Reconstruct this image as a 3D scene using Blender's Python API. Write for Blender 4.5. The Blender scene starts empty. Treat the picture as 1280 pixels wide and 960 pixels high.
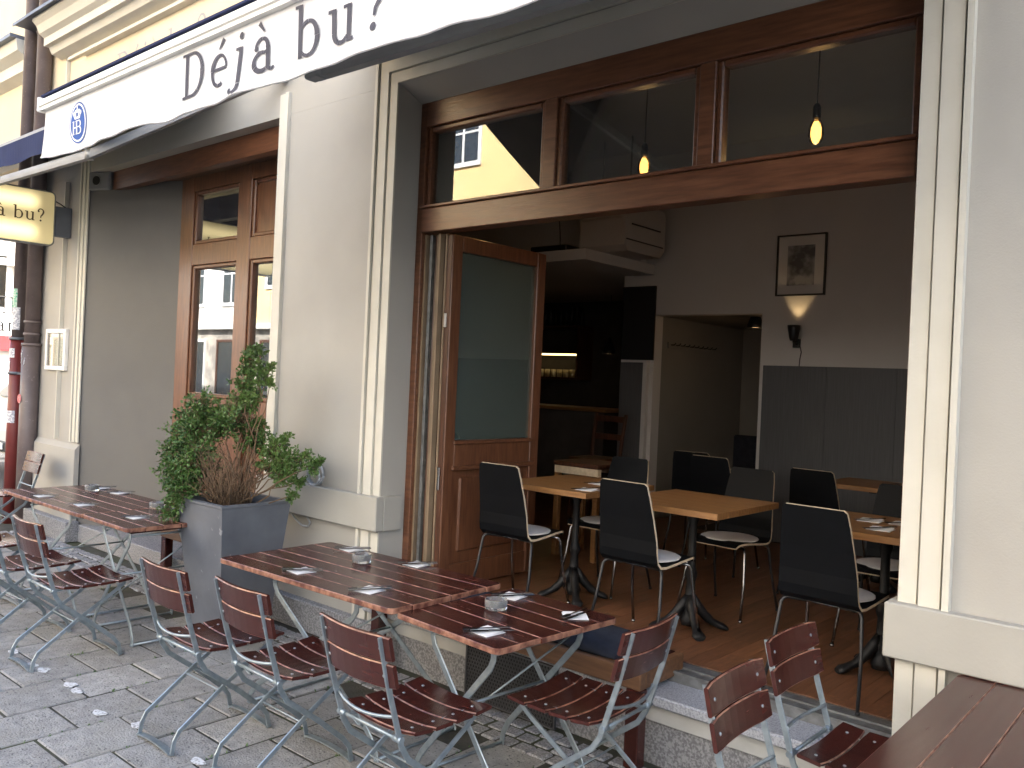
import bpy, bmesh, math, random
from mathutils import Vector, Matrix
random.seed(7)
S = bpy.context.scene
C = S.collection
# ------------------------------------------------------------------ camera, sky, sun, exposure
th = math.radians(48.95); ro = math.atan(0.045)
d = Vector((-math.cos(th), math.sin(th), 0)); r = Vector((math.sin(th), math.cos(th), 0)); zz = Vector((0, 0, 1))
cx = r*math.cos(ro) + zz*math.sin(ro); cy = -r*math.sin(ro) + zz*math.cos(ro)
cam_d = bpy.data.cameras.new('camera'); cam = bpy.data.objects.new('camera', cam_d); C.objects.link(cam)
cam_d.sensor_width = 36; cam_d.lens = 1072/1280*36; cam_d.shift_y = -5/1280; cam_d.clip_end = 500; cam_d.clip_start = 0.02
M = Matrix((cx, cy, -d)).transposed().to_4x4(); M.translation = (0, 0, 1.78)
cam.matrix_world = M
S.camera = cam
SUN_EL, SUN_AZ = math.radians(41), math.radians(20)       # azimuth from +Y towards +X: the sun stands behind the cafe
w = bpy.data.worlds.new('World'); S.world = w; w.use_nodes = True
nt = w.node_tree; bg = nt.nodes['Background']
sky = nt.nodes.new('ShaderNodeTexSky'); sky.sky_type = 'NISHITA'; sky.sun_disc = False
sky.sun_elevation = SUN_EL; sky.sun_rotation = SUN_AZ; sky.air_density = 1.0; sky.dust_density = 2.5; sky.ozone_density = 1.0
nt.links.new(sky.outputs[0], bg.inputs[0]); bg.inputs[1].default_value = 0.15
sun_d = bpy.data.lights.new('sun', 'SUN'); sun_d.energy = 4.5; sun_d.angle = math.radians(0.5); sun_d.color = (1, .95, .87)
sun = bpy.data.objects.new('sun', sun_d); C.objects.link(sun)
ts = Vector((math.sin(SUN_AZ)*math.cos(SUN_EL), math.cos(SUN_AZ)*math.cos(SUN_EL), math.sin(SUN_EL)))
sun.rotation_euler = ts.to_track_quat('Z', 'Y').to_euler(); sun.location = (0, 10, 30)
S.view_settings.view_transform = 'Standard'; S.view_settings.look = 'None'; S.view_settings.gamma = 1
S.view_settings.exposure = 2.72; S.view_settings.use_curve_mapping = False
S.render.engine = 'CYCLES'
try:
    S.cycles.use_denoising = True; S.cycles.max_bounces = 8; S.cycles.diffuse_bounces = 4; S.cycles.glossy_bounces = 4
    S.cycles.transparent_max_bounces = 12; S.cycles.sample_clamp_indirect = 6; S.cycles.caustics_reflective = False; S.cycles.caustics_refractive = False
except Exception: pass

# ------------------------------------------------------------------ materials
def nodes(m):
    m.use_nodes = True; t = m.node_tree
    return t, t.nodes, t.links
def mat(name, c1, c2=None, rough=.6, metal=0., scale=6., detail=5., stretch=(1, 1, 1), bump=0., bscale=40., contrast=(.35, .65), rvar=0., rand=0., c3=None, spec=.5, spots=None, coat=0.):
    m = bpy.data.materials.new(name); t, n, l = nodes(m); b = n['Principled BSDF']
    b.inputs['Roughness'].default_value = rough; b.inputs['Metallic'].default_value = metal
    b.inputs['Specular IOR Level'].default_value = spec; b.inputs['Coat Weight'].default_value = coat; b.inputs['Coat Roughness'].default_value = .08
    tc = n.new('ShaderNodeTexCoord'); mp = n.new('ShaderNodeMapping'); mp.inputs['Scale'].default_value = stretch
    l.new(tc.outputs['Object'], mp.inputs[0])
    oi = n.new('ShaderNodeObjectInfo'); off = n.new('ShaderNodeVectorMath'); off.operation = 'SCALE'
    off.inputs[0].default_value = (13, 7, 5); l.new(oi.outputs['Random'], off.inputs['Scale']); l.new(off.outputs[0], mp.inputs['Location'])
    c2 = c2 or tuple(x*.8 for x in c1)
    nz = n.new('ShaderNodeTexNoise'); nz.inputs['Scale'].default_value = scale; nz.inputs['Detail'].default_value = detail
    l.new(mp.outputs[0], nz.inputs[0])
    rp = n.new('ShaderNodeValToRGB'); rp.color_ramp.elements[0].position = contrast[0]; rp.color_ramp.elements[1].position = contrast[1]
    rp.color_ramp.elements[0].color = (*c2, 1); rp.color_ramp.elements[1].color = (*c1, 1)
    l.new(nz.outputs[0], rp.inputs[0]); out = rp.outputs[0]
    def mixin(fac, colA, colB, mode='MIX'):
        mx = n.new('ShaderNodeMix'); mx.data_type = 'RGBA'; mx.blend_type = mode
        if isinstance(fac, float): mx.inputs[0].default_value = fac
        else: l.new(fac, mx.inputs[0])
        for i, cc in ((6, colA), (7, colB)):
            if isinstance(cc, tuple): mx.inputs[i].default_value = (*cc, 1)
            else: l.new(cc, mx.inputs[i])
        return mx.outputs[2]
    if c3:
        n3 = n.new('ShaderNodeTexNoise'); n3.inputs['Scale'].default_value = scale*.22; n3.inputs['Detail'].default_value = 3
        l.new(mp.outputs[0], n3.inputs[0]); r3 = n.new('ShaderNodeValToRGB'); r3.color_ramp.elements[0].position = .48; r3.color_ramp.elements[1].position = .68
        l.new(n3.outputs[0], r3.inputs[0]); out = mixin(r3.outputs[0], out, c3)
    if spots:
        sc, thr, col = spots
        n4 = n.new('ShaderNodeTexNoise'); n4.inputs['Scale'].default_value = sc; n4.inputs['Detail'].default_value = 2
        l.new(mp.outputs[0], n4.inputs[0]); r4 = n.new('ShaderNodeValToRGB'); r4.color_ramp.elements[0].position = thr; r4.color_ramp.elements[1].position = thr+.05
        l.new(n4.outputs[0], r4.inputs[0]); out = mixin(r4.outputs[0], out, col)
    if rand:
        hv = n.new('ShaderNodeHueSaturation'); ma = n.new('ShaderNodeMapRange'); ma.inputs['To Min'].default_value = 1-rand; ma.inputs['To Max'].default_value = 1+rand
        l.new(oi.outputs['Random'], ma.inputs[0]); l.new(ma.outputs[0], hv.inputs['Value']); l.new(out, hv.inputs['Color']); out = hv.outputs[0]
    l.new(out, b.inputs['Base Color'])
    if rvar:
        mr = n.new('ShaderNodeMapRange'); mr.inputs['To Min'].default_value = max(.02, rough-rvar); mr.inputs['To Max'].default_value = min(1, rough+rvar)
        l.new(nz.outputs[0], mr.inputs[0]); l.new(mr.outputs[0], b.inputs['Roughness'])
    if bump:
        nb = n.new('ShaderNodeTexNoise'); nb.inputs['Scale'].default_value = bscale; nb.inputs['Detail'].default_value = 4
        l.new(mp.outputs[0], nb.inputs[0]); bp = n.new('ShaderNodeBump'); bp.inputs['Strength'].default_value = bump; bp.inputs['Distance'].default_value = .01
        l.new(nb.outputs[0], bp.inputs['Height']); l.new(bp.outputs[0], b.inputs['Normal'])
    return m
def emit(name, col, strength):
    m = bpy.data.materials.new(name); t, n, l = nodes(m); b = n['Principled BSDF']
    b.inputs['Base Color'].default_value = (*col, 1); b.inputs['Emission Color'].default_value = (*col, 1); b.inputs['Emission Strength'].default_value = strength
    return m
def glass(name, tint=(.9, .95, .93), boost=1., film=None):
    m = bpy.data.materials.new(name); t, n, l = nodes(m); n.remove(n['Principled BSDF']); o = n['Material Output']
    tr = n.new('ShaderNodeBsdfTransparent'); tr.inputs[0].default_value = (*tint, 1)
    gl = n.new('ShaderNodeBsdfGlossy'); gl.inputs['Roughness'].default_value = 0.004; gl.inputs['Color'].default_value = (.95, .97, .97, 1)
    fr = n.new('ShaderNodeFresnel'); fr.inputs[0].default_value = 1.52
    mu = n.new('ShaderNodeMath'); mu.operation = 'MULTIPLY'; mu.inputs[1].default_value = 2.0*boost; mu.use_clamp = True   # two faces of a pane
    l.new(fr.outputs[0], mu.inputs[0]); mx = n.new('ShaderNodeMixShader'); l.new(mu.outputs[0], mx.inputs[0]); l.new(tr.outputs[0], mx.inputs[1]); l.new(gl.outputs[0], mx.inputs[2])
    last = mx.outputs[0]
    if film:                                                  # an even diffuse film mixed over the glass
        df = n.new('ShaderNodeBsdfDiffuse'); df.inputs[0].default_value = (*film[1], 1); m2 = n.new('ShaderNodeMixShader'); m2.inputs[0].default_value = film[0]; l.new(last, m2.inputs[1]); l.new(df.outputs[0], m2.inputs[2]); last = m2.outputs[0]
    l.new(last, o.inputs[0]); return m
def fabric(name, col, col2, transl=.3):
    m = mat(name, col, col2, rough=.85, scale=3.5, contrast=(.3, .6), bump=.15, bscale=90, spec=.2)
    t, n, l = nodes(m); b = n['Principled BSDF']; o = n['Material Output']
    tl = n.new('ShaderNodeBsdfTranslucent'); src = b.inputs['Base Color'].links[0].from_socket; l.new(src, tl.inputs[0])
    mx = n.new('ShaderNodeMixShader'); mx.inputs[0].default_value = transl; l.new(b.outputs[0], mx.inputs[1]); l.new(tl.outputs[0], mx.inputs[2]); l.new(mx.outputs[0], o.inputs[0])
    return m
K = {}
K['plaster'] = mat('plaster', (.42, .403, .365), (.385, .368, .333), rough=.9, scale=2.2, bump=.1, bscale=130, c3=(.40, .383, .345), spec=.2)
K['cream'] = mat('cream_moulding', (.62, .595, .52), (.57, .545, .47), rough=.75, scale=3, bump=.12, bscale=60, spec=.3)
K['recess_shade'] = mat('recess_shaded_plaster', (.165, .160, .15), (.15, .145, .137), rough=.9, scale=2.2, bump=.2, bscale=120, c3=(.158, .152, .14), spec=.2)  # darker than the wall plaster, shade of the recess put into the colour
K['band'] = mat('band_paint', (.40, .385, .345), (.37, .355, .315), rough=.7, scale=2.5, bump=.1, bscale=70, spec=.3)
K['yellow'] = mat('yellow_stucco', (.74, .62, .42), (.68, .57, .40), rough=.9, scale=2.5, bump=.3, bscale=60, spec=.2, c3=(.72, .62, .46))
K['granite'] = mat('granite', (.34, .34, .35), (.17, .17, .18), rough=.55, scale=95, detail=3, contrast=(.42, .58), bump=.1, bscale=120)
K['granite_light'] = mat('granite_light', (.46, .47, .50), (.28, .29, .32), rough=.5, scale=130, detail=3, contrast=(.42, .55), bump=.08, bscale=140)
K['white_strip'] = mat('white_strip', (.52, .52, .50), (.42, .42, .40), rough=.6, scale=5)
K['paver'] = mat('paver', (.345, .335, .32), (.225, .22, .213), rough=.9, scale=16, detail=10, contrast=(.3, .7), bump=.8, bscale=90, rand=.14, c3=(.26, .25, .23), spots=(70, .63, (.085, .085, .088)))
K['joint'] = mat('joint_soil', (.06, .056, .047), (.035, .035, .026), rough=1, scale=9, bump=.6, bscale=80, c3=(.055, .065, .03))
K['asphalt'] = mat('asphalt', (.06, .06, .062), (.04, .04, .042), rough=.9, scale=50, bump=.4, bscale=150)
K['kerb'] = mat('kerb_stone', (.3, .3, .3), (.22, .22, .22), rough=.8, scale=30, bump=.3, bscale=100)
K['gum'] = mat('paint_dab', (.62, .63, .65), (.30, .30, .30), rough=.85, scale=70, contrast=(.38, .52))
K['wood'] = mat('varnished_wood', (.185, .078, .039), (.102, .041, .022), rough=.33, scale=9, detail=7, stretch=(6, 6, .6), bump=.10, bscale=25, contrast=(.3, .7), rvar=.1)
K['wood_x'] = mat('varnished_wood_lying', (.185, .078, .039), (.102, .041, .022), rough=.33, scale=9, detail=7, stretch=(.6, 6, 6), bump=.10, bscale=25, contrast=(.3, .7), rvar=.1)
K['wood_dark'] = mat('dark_wood', (.10, .038, .02), (.055, .022, .012), rough=.4, scale=9, stretch=(6, 6, .6), bump=.1)
K['gasket'] = mat('seal_strip', (.27, .195, .125), (.21, .15, .095), rough=.6)
K['maroon'] = mat('maroon_varnish', (.058, .0148, .0112), (.047, .0122, .0094), rough=.24, scale=7, detail=6, stretch=(.7, 6, 6), bump=.025, bscale=30, rvar=.08)
K['maroon_edge'] = mat('worn_edge', (.36, .18, .115), (.11, .038, .026), rough=.35, scale=22, detail=4, contrast=(.38, .62), bump=.1)
K['bench_wood'] = mat('bench_wood', (.19, .095, .045), (.12, .055, .026), rough=.45, scale=8, stretch=(.6, 6, 6), bump=.1)
K['steel'] = mat('galvanised_steel', (.38, .435, .47), (.26, .31, .34), rough=.42, metal=.75, scale=28, contrast=(.3, .7), rvar=.12, bump=.05)
K['steel_dark'] = mat('dull_steel', (.30, .31, .31), (.2, .2, .2), rough=.5, metal=.7, scale=20)
K['leg_black'] = mat('black_steel', (.02, .02, .022), (.016, .016, .018), rough=.4, spec=.4)
K['chrome'] = mat('chrome', (.32, .32, .33), (.26, .26, .27), rough=.25, metal=1)
K['navy'] = mat('navy_cloth', (.038, .042, .056), (.028, .031, .043), rough=.95, scale=20, bump=.3, bscale=200, spec=.2)
K['navy_fabric'] = fabric('navy_awning_cloth', (.022, .03, .085), (.018, .025, .07), .03)
K['canopy'] = fabric('grey_canopy_cloth', (.085, .085, .10), (.07, .07, .085), .03)
K['valance'] = fabric('white_awning_cloth', (.86, .86, .87), (.76, .76, .78), .3)
K['white_metal'] = mat('white_metal', (.80, .79, .76), (.74, .73, .70), rough=.4, scale=3)
K['letter'] = mat('letter_print', (.085, .083, .10), (.07, .068, .085), rough=.8, spec=.2)
K['blue'] = mat('emblem_blue', (.025, .085, .33), (.022, .08, .30), rough=.8)
K['white_print'] = mat('white_print', (.85, .86, .88), (.82, .83, .85), rough=.8)
K['pipe'] = mat('brown_pipe', (.15, .118, .115), (.115, .09, .088), rough=.45, scale=5, spots=(40, .68, (.2, .17, .16)))
K['pipe_red'] = mat('red_pipe', (.17, .028, .025), (.13, .022, .02), rough=.45, scale=5)
K['flash'] = mat('lead_flashing', (.16, .18, .21), (.12, .13, .155), rough=.45, metal=.3, scale=4)
K['pot'] = mat('pot_fibre', (.135, .147, .17), (.092, .10, .12), rough=.55, scale=5, detail=8, contrast=(.3, .7), bump=.15, bscale=35, rvar=.12, spots=(14, .70, (.26, .27, .29)))
K['soil'] = mat('soil', (.03, .02, .014), (.018, .013, .01), rough=1, bump=1, bscale=50)
K['leaf'] = mat('box_leaf', (.085, .165, .036), (.038, .09, .02), rough=.45, scale=7, contrast=(.3, .7), c3=(.125, .20, .05))
K['twig'] = mat('dry_twig', (.20, .13, .078), (.12, .078, .048), rough=.9, scale=12)
K['napkin'] = mat('paper', (.82, .82, .82), (.78, .78, .79), rough=.9, spec=.2)
K['cutlery'] = mat('cutlery_steel', (.22, .22, .23), (.14, .14, .15), rough=.22, metal=1, scale=10)
K['black_lam'] = mat('black_laminate', (.0035, .004, .0055), (.003, .0035, .0045), rough=.55, spec=.12)
K['ply'] = mat('plywood_edge', (.68, .56, .40), (.55, .44, .30), rough=.6, scale=30)
K['felt'] = mat('white_pad', (.66, .64, .64), (.6, .58, .58), rough=.95)
K['oak'] = mat('oak_top', (.29, .145, .052), (.20, .09, .03), rough=.42, scale=9, stretch=(.7, 7, 7), bump=.08, contrast=(.3, .7))
K['iron'] = mat('cast_iron', (.012, .012, .013), (.009, .009, .010), rough=.5, spec=.3, bump=.2, bscale=50)
K['floorboard'] = mat('floor_oak', (.21, .092, .046), (.12, .053, .027), rough=.38, scale=7, detail=7, stretch=(7, .7, 7), bump=.06, rand=.22, contrast=(.3, .7))
K['inner_wall'] = mat('inner_wall', (.60, .58, .56), (.57, .55, .53), rough=.9, scale=1.5, bump=.1)
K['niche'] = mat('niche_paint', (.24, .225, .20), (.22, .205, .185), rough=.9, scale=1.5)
K['ceiling'] = mat('inner_ceiling', (.66, .64, .62), (.64, .62, .6), rough=.9)
K['grey_panel'] = mat('grey_panel', (.105, .107, .112), (.082, .083, .088), rough=.55, scale=22, stretch=(6, 6, .15))
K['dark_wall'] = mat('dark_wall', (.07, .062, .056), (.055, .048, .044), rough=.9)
K['blackboard'] = mat('blackboard', (.012, .012, .015), (.010, .010, .012), rough=.7)
K['black'] = mat('black_paint', (.012, .012, .012), (.01, .01, .01), rough=.4)
K['mesh_black'] = mat('mesh_steel', (.10, .10, .105), (.07, .07, .075), rough=.5, metal=.3)
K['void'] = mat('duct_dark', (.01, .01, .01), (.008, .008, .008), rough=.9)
K['photo'] = mat('photo_print', (.34, .34, .34), (.09, .09, .095), rough=.6, scale=9, detail=6, contrast=(.4, .6))
K['mount'] = mat('mount_card', (.62, .6, .58), (.6, .58, .56), rough=.8)
K['white_plastic'] = mat('white_plastic', (.5, .47, .44), (.48, .45, .42), rough=.5)
K['glass'] = glass('window_glass', boost=1.7, film=(.05, (.3, .29, .28)))
K['case_glass'] = glass('case_glass', (.97, .97, .95), .22)
K['glass_door'] = glass('door_glass', (.5, .66, .6), 1.6, (.30, (.20, .245, .225)))  # grey-green film paints in reflections and light showing through the pane
K['bulb_glass'] = glass('bulb_glass', (1, .82, .5), .6, None)
K['filament'] = emit('glowing_filament', (1, .50, .13), 30)
K['bulb_glow'] = emit('bulb_glow', (1, .50, .17), 1.2)
K['lamp_in'] = emit('lamp_inside', (1, .66, .3), 1.2)
K['led'] = emit('led_strip', (1, .74, .3), .7)
K['bar_glass'] = mat('bar_glass', (.7, .62, .4), (.5, .42, .25), rough=.15)
K['tub'] = mat('grey_tub', (.24, .245, .255), (.20, .205, .215), rough=.5)
K['cable'] = mat('silver_cable', (.5, .52, .55), (.4, .42, .45), rough=.4, metal=.4)
K['cable_dark'] = mat('dark_cable', (.03, .03, .03), rough=.6)
K['sticker'] = mat('white_sticker', (.7, .7, .72), (.35, .36, .42), rough=.6, scale=60, contrast=(.45, .55))
K['sticker_red'] = mat('red_sticker', (.6, .08, .08), (.55, .3, .3), rough=.6, scale=40)
K['sticker_green'] = mat('green_sticker', (.06, .4, .22), (.6, .65, .62), rough=.6, scale=50)
K['paper_menu'] = mat('menu_paper', (.82, .80, .70), (.75, .73, .63), rough=.9, scale=40, contrast=(.45, .55))
K['car_white'] = mat('white_car_paint', (.8, .8, .8), (.78, .78, .78), rough=.3, coat=.6)
K['car_silver'] = mat('silver_car_paint', (.32, .35, .38), (.3, .33, .36), rough=.3, metal=.5, coat=.6)
K['tyre'] = mat('tyre', (.02, .02, .02), rough=.8)
K['car_glass'] = mat('dark_car_glass', (.015, .02, .024), rough=.05, spec=.8)
K['lens'] = mat('headlight_lens', (.7, .72, .75), rough=.08)
K['opp_white'] = mat('pale_stucco', (.72, .70, .66), (.65, .63, .6), rough=.9, scale=1.5)
K['opp_ochre'] = mat('ochre_stucco', (.80, .60, .30), (.74, .55, .28), rough=.9, scale=1.2, c3=(.78, .60, .34))
K['opp_base'] = mat('ground_floor_stone', (.42, .38, .33), (.22, .2, .18), rough=.9, scale=2.2, detail=8, contrast=(.4, .6))
K['roof'] = mat('roof_tile', (.25, .1, .06), (.18, .07, .045), rough=.8)
K['frame_white'] = mat('white_window_frame', (.8, .8, .8), rough=.5)
K['shop_glass'] = mat('far_glass', (.03, .035, .04), (.02, .025, .03), rough=.04, spec=.8)
K['sign_red'] = mat('red_sign', (.55, .05, .06), (.5, .045, .05), rough=.6)
def sign_glow():
    m = bpy.data.materials.new('lit_sign_face'); t, n, l = nodes(m); b = n['Principled BSDF']
    b.inputs['Base Color'].default_value = (.8, .68, .36, 1); b.inputs['Roughness'].default_value = .35
    tc = n.new('ShaderNodeTexCoord'); sp = n.new('ShaderNodeSeparateXYZ'); l.new(tc.outputs['Generated'], sp.inputs[0])
    # two fluorescent tubes behind the face, at one quarter and three quarters of its height, stopping short of the wall end
    ad = None
    for c in (.2, .78):
        a = n.new('ShaderNodeMath'); a.operation = 'SUBTRACT'; a.inputs[1].default_value = c; l.new(sp.outputs[2], a.inputs[0])
        p = n.new('ShaderNodeMath'); p.operation = 'POWER'; p.inputs[1].default_value = 2; l.new(a.outputs[0], p.inputs[0])
        q = n.new('ShaderNodeMath'); q.operation = 'MULTIPLY'; q.inputs[1].default_value = -45; l.new(p.outputs[0], q.inputs[0])
        e = n.new('ShaderNodeMath'); e.operation = 'EXPONENT'; l.new(q.outputs[0], e.inputs[0])
        if ad is None: ad = e.outputs[0]
        else:
            s = n.new('ShaderNodeMath'); s.operation = 'ADD'; l.new(ad, s.inputs[0]); l.new(e.outputs[0], s.inputs[1]); ad = s.outputs[0]
    ym = n.new('ShaderNodeMapRange'); ym.interpolation_type = 'SMOOTHSTEP'; ym.inputs['From Min'].default_value = .80; ym.inputs['From Max'].default_value = .93
    ym.inputs['To Min'].default_value = 1; ym.inputs['To Max'].default_value = 0; l.new(sp.outputs[1], ym.inputs[0])
    mu = n.new('ShaderNodeMath'); mu.operation = 'MULTIPLY'; l.new(ad, mu.inputs[0]); l.new(ym.outputs[0], mu.inputs[1])
    st = n.new('ShaderNodeMath'); st.operation = 'MULTIPLY_ADD'; st.inputs[1].default_value = .26; st.inputs[2].default_value = .04; l.new(mu.outputs[0], st.inputs[0])
    b.inputs['Emission Color'].default_value = (1, .80, .40, 1); l.new(st.outputs[0], b.inputs['Emission Strength'])
    return m
K['sign_face'] = sign_glow()

# ------------------------------------------------------------------ mesh helpers
class MB:
    def __init__(s): s.v = []; s.f = []; s.m = []; s.sm = []
    def add(s, vs, fs, mi=0, smooth=False):
        o = len(s.v); s.v += [tuple(v) for v in vs]
        for i, f in enumerate(fs):
            s.f.append(tuple(o+k for k in f)); s.m.append(mi[i] if isinstance(mi, list) else mi); s.sm.append(smooth)
        return s
    def box(s, x0, x1, y0, y1, z0, z1, bev=0., mi=0, mb=1, mtx=None):
        x0, x1 = min(x0, x1), max(x0, x1); y0, y1 = min(y0, y1), max(y0, y1); z0, z1 = min(z0, z1), max(z0, z1)
        if bev <= 0:
            vs = [(x, y, z) for z in (z0, z1) for y in (y0, y1) for x in (x0, x1)]
            fs = [(0, 2, 3, 1), (4, 5, 7, 6), (0, 1, 5, 4), (2, 6, 7, 3), (0, 4, 6, 2), (1, 3, 7, 5)]; mi_l = mi
        else:
            b = bmesh.new(); bmesh.ops.create_cube(b, size=1)
            for v in b.verts: v.co = Vector((x0+(v.co.x+.5)*(x1-x0), y0+(v.co.y+.5)*(y1-y0), z0+(v.co.z+.5)*(z1-z0)))
            nf = bmesh.ops.bevel(b, geom=list(b.edges), offset=bev, segments=1, profile=.5, affect='EDGES')['faces']
            nf = set(nf); b.verts.index_update()
            vs = [tuple(v.co) for v in b.verts]; fs = [tuple(v.index for v in f.verts) for f in b.faces]
            mi_l = [mb if f in nf else mi for f in b.faces]; b.free()
        if mtx is not None: vs = [tuple(mtx @ Vector(v)) for v in vs]
        return s.add(vs, fs, mi_l)
    def loft(s, rings, mi=0, cap=True, smooth=False, sides=None):
        n = len(rings[0]); o = len(s.v)
        for rg in rings: s.v += [tuple(p) for p in rg]
        for i in range(len(rings)-1):
            for j in range(n):
                a, b = o+i*n+j, o+i*n+(j+1) % n
                s.f.append((a, b, b+n, a+n)); s.m.append(sides[j] if sides else mi); s.sm.append(smooth)
        if cap:
            e = o+(len(rings)-1)*n
            s.f.append(tuple(o+j for j in reversed(range(n)))); s.m.append(mi if cap is True else cap); s.sm.append(False)
            s.f.append(tuple(e+j for j in range(n))); s.m.append(mi if cap is True else cap); s.sm.append(False)
        return s
    def tube(s, path, r, seg=8, mi=0):
        path = [Vector(p) for p in path]; rs = r if isinstance(r, (list, tuple)) else [r]*len(path); rings = []; up = None
        for i, p in enumerate(path):
            t = (path[min(i+1, len(path)-1)]-path[max(i-1, 0)]).normalized()
            if up is None or abs(up.dot(t)) > .98:
                up = Vector((0, 0, 1)) if abs(t.z) < .9 else Vector((1, 0, 0))
            a = t.cross(up).normalized(); b2 = a.cross(t).normalized(); up = b2
            rings.append([p + (a*math.cos(2*math.pi*k/seg)+b2*math.sin(2*math.pi*k/seg))*rs[i] for k in range(seg)])
        return s.loft(rings, mi, smooth=True)
    def bar(s, path, axis, wdt, thk, mi=0):            # flat bar: thickness along axis, width across the path
        path = [Vector(p) for p in path]; ax = Vector(axis); rings = []
        for i, p in enumerate(path):
            t = (path[min(i+1, len(path)-1)]-path[max(i-1, 0)]).normalized()
            n_ = ax.cross(t).normalized(); c = .32
            rings.append([p+n_*a*wdt/2+ax*b*thk/2 for a, b in ((-1, -c), (-1+c*.5, -1), (1-c*.5, -1), (1, -c), (1, c), (1-c*.5, 1), (-1+c*.5, 1), (-1, c))])
        return s.loft(rings, mi)
    def lathe(s, prof, seg=16, mi=0, at=(0, 0, 0), smooth=True):
        rings = [[(at[0]+max(r_, 1e-4)*math.cos(2*math.pi*k/seg), at[1]+max(r_, 1e-4)*math.sin(2*math.pi*k/seg), at[2]+z) for k in range(seg)] for r_, z in prof]
        return s.loft(rings, mi, smooth=smooth)
    def prism(s, poly, axis, a0, a1, mi=0):            # polygon in the other two axes, extruded along axis
        def p3(q, a): return {'x': (a, q[0], q[1]), 'y': (q[0], a, q[1]), 'z': (q[0], q[1], a)}[axis]
        return s.loft([[p3(q, a0) for q in poly], [p3(q, a1) for q in poly]], mi)
    def mesh(s, name, mats):
        me = bpy.data.meshes.new(name); me.from_pydata(s.v, [], s.f)
        for m in (mats if isinstance(mats, (list, tuple)) else [mats]): me.materials.append(K[m] if isinstance(m, str) else m)
        me.polygons.foreach_set('material_index', s.m); me.polygons.foreach_set('use_smooth', s.sm)
        b = bmesh.new(); b.from_mesh(me); bmesh.ops.recalc_face_normals(b, faces=b.faces); b.to_mesh(me); b.free()
        me.update(); return me
    def build(s, name, mats, parent=None, **kw): return put(name, s.mesh(name, mats), parent, **kw)
def put(name, me, parent=None, loc=(0, 0, 0), rot=(0, 0, 0), **kw):
    o = bpy.data.objects.new(name, me); C.objects.link(o); o.location = loc; o.rotation_euler = rot
    if parent: o.parent = parent
    for k, v in kw.items(): o[k] = v
    return o
def thing(name, label, cat, loc=(0, 0, 0), rz=0., group=None):
    o = bpy.data.objects.new(name, None); C.objects.link(o); o.empty_display_size = .1
    o.location = loc; o.rotation_euler = (0, 0, rz); tag(o, label, cat, group); return o
def tag(o, label, cat, group=None):
    o['label'] = label; o['category'] = cat
    if group: o['group'] = group
    return o
KIDS = {}
def kids(o):
    return [c for c in C.objects if c.parent == o]
def dup(src, tree, loc, rz, label, group=None):
    c = src.copy(); C.objects.link(c); c.location = loc; c.rotation_euler = (0, 0, rz); c['label'] = label
    if group: c['group'] = group
    def rec(s_, p):
        for k, sub in tree[s_]:
            q = k.copy(); C.objects.link(q); q.parent = p
            for k2 in sub:
                q2 = k2.copy(); C.objects.link(q2); q2.parent = q
    rec(src, c); return c
def tree_of(o):
    return {o: [(k, kids(k)) for k in kids(o)]}
def R(a): return math.radians(a)
def rot_m(loc, rz=0, rx=0, ry=0): return Matrix.Translation(loc) @ Matrix.Rotation(rz, 4, 'Z') @ Matrix.Rotation(ry, 4, 'Y') @ Matrix.Rotation(rx, 4, 'X')
def arc(cx_, cy_, rx, ry, a0, a1, n=14):
    return [(cx_+rx*math.cos(R(a0+(a1-a0)*i/n)), cy_+ry*math.sin(R(a0+(a1-a0)*i/n))) for i in range(n+1)]

# ------------------------------------------------------------------ lettering: strokes with varying width
def ribbon(pts, ws):
    n = len(pts); L = []; Rr = []
    if not isinstance(ws, (list, tuple)): ws = [ws]*n
    elif len(ws) != n: ws = [ws[min(int(i/(n-1)*(len(ws)-1)), len(ws)-2)] + (ws[min(int(i/(n-1)*(len(ws)-1)), len(ws)-2)+1]-ws[min(int(i/(n-1)*(len(ws)-1)), len(ws)-2)])*(i/(n-1)*(len(ws)-1)-min(int(i/(n-1)*(len(ws)-1)), len(ws)-2)) for i in range(n)]
    for i in range(n):
        a = pts[max(i-1, 0)]; b = pts[min(i+1, n-1)]; tx, ty = b[0]-a[0], b[1]-a[1]; q = math.hypot(tx, ty) or 1
        nx, ny = -ty/q, tx/q; h = ws[i]/2
        L.append((pts[i][0]+nx*h, pts[i][1]+ny*h)); Rr.append((pts[i][0]-nx*h, pts[i][1]-ny*h))
    return [(L[i], L[i+1], Rr[i+1], Rr[i]) for i in range(n-1)]
def blob(x, y, rr, n=12):
    return [tuple((x+rr*math.cos(2*math.pi*k/n), y+rr*math.sin(2*math.pi*k/n)) for k in range(n))]
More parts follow.
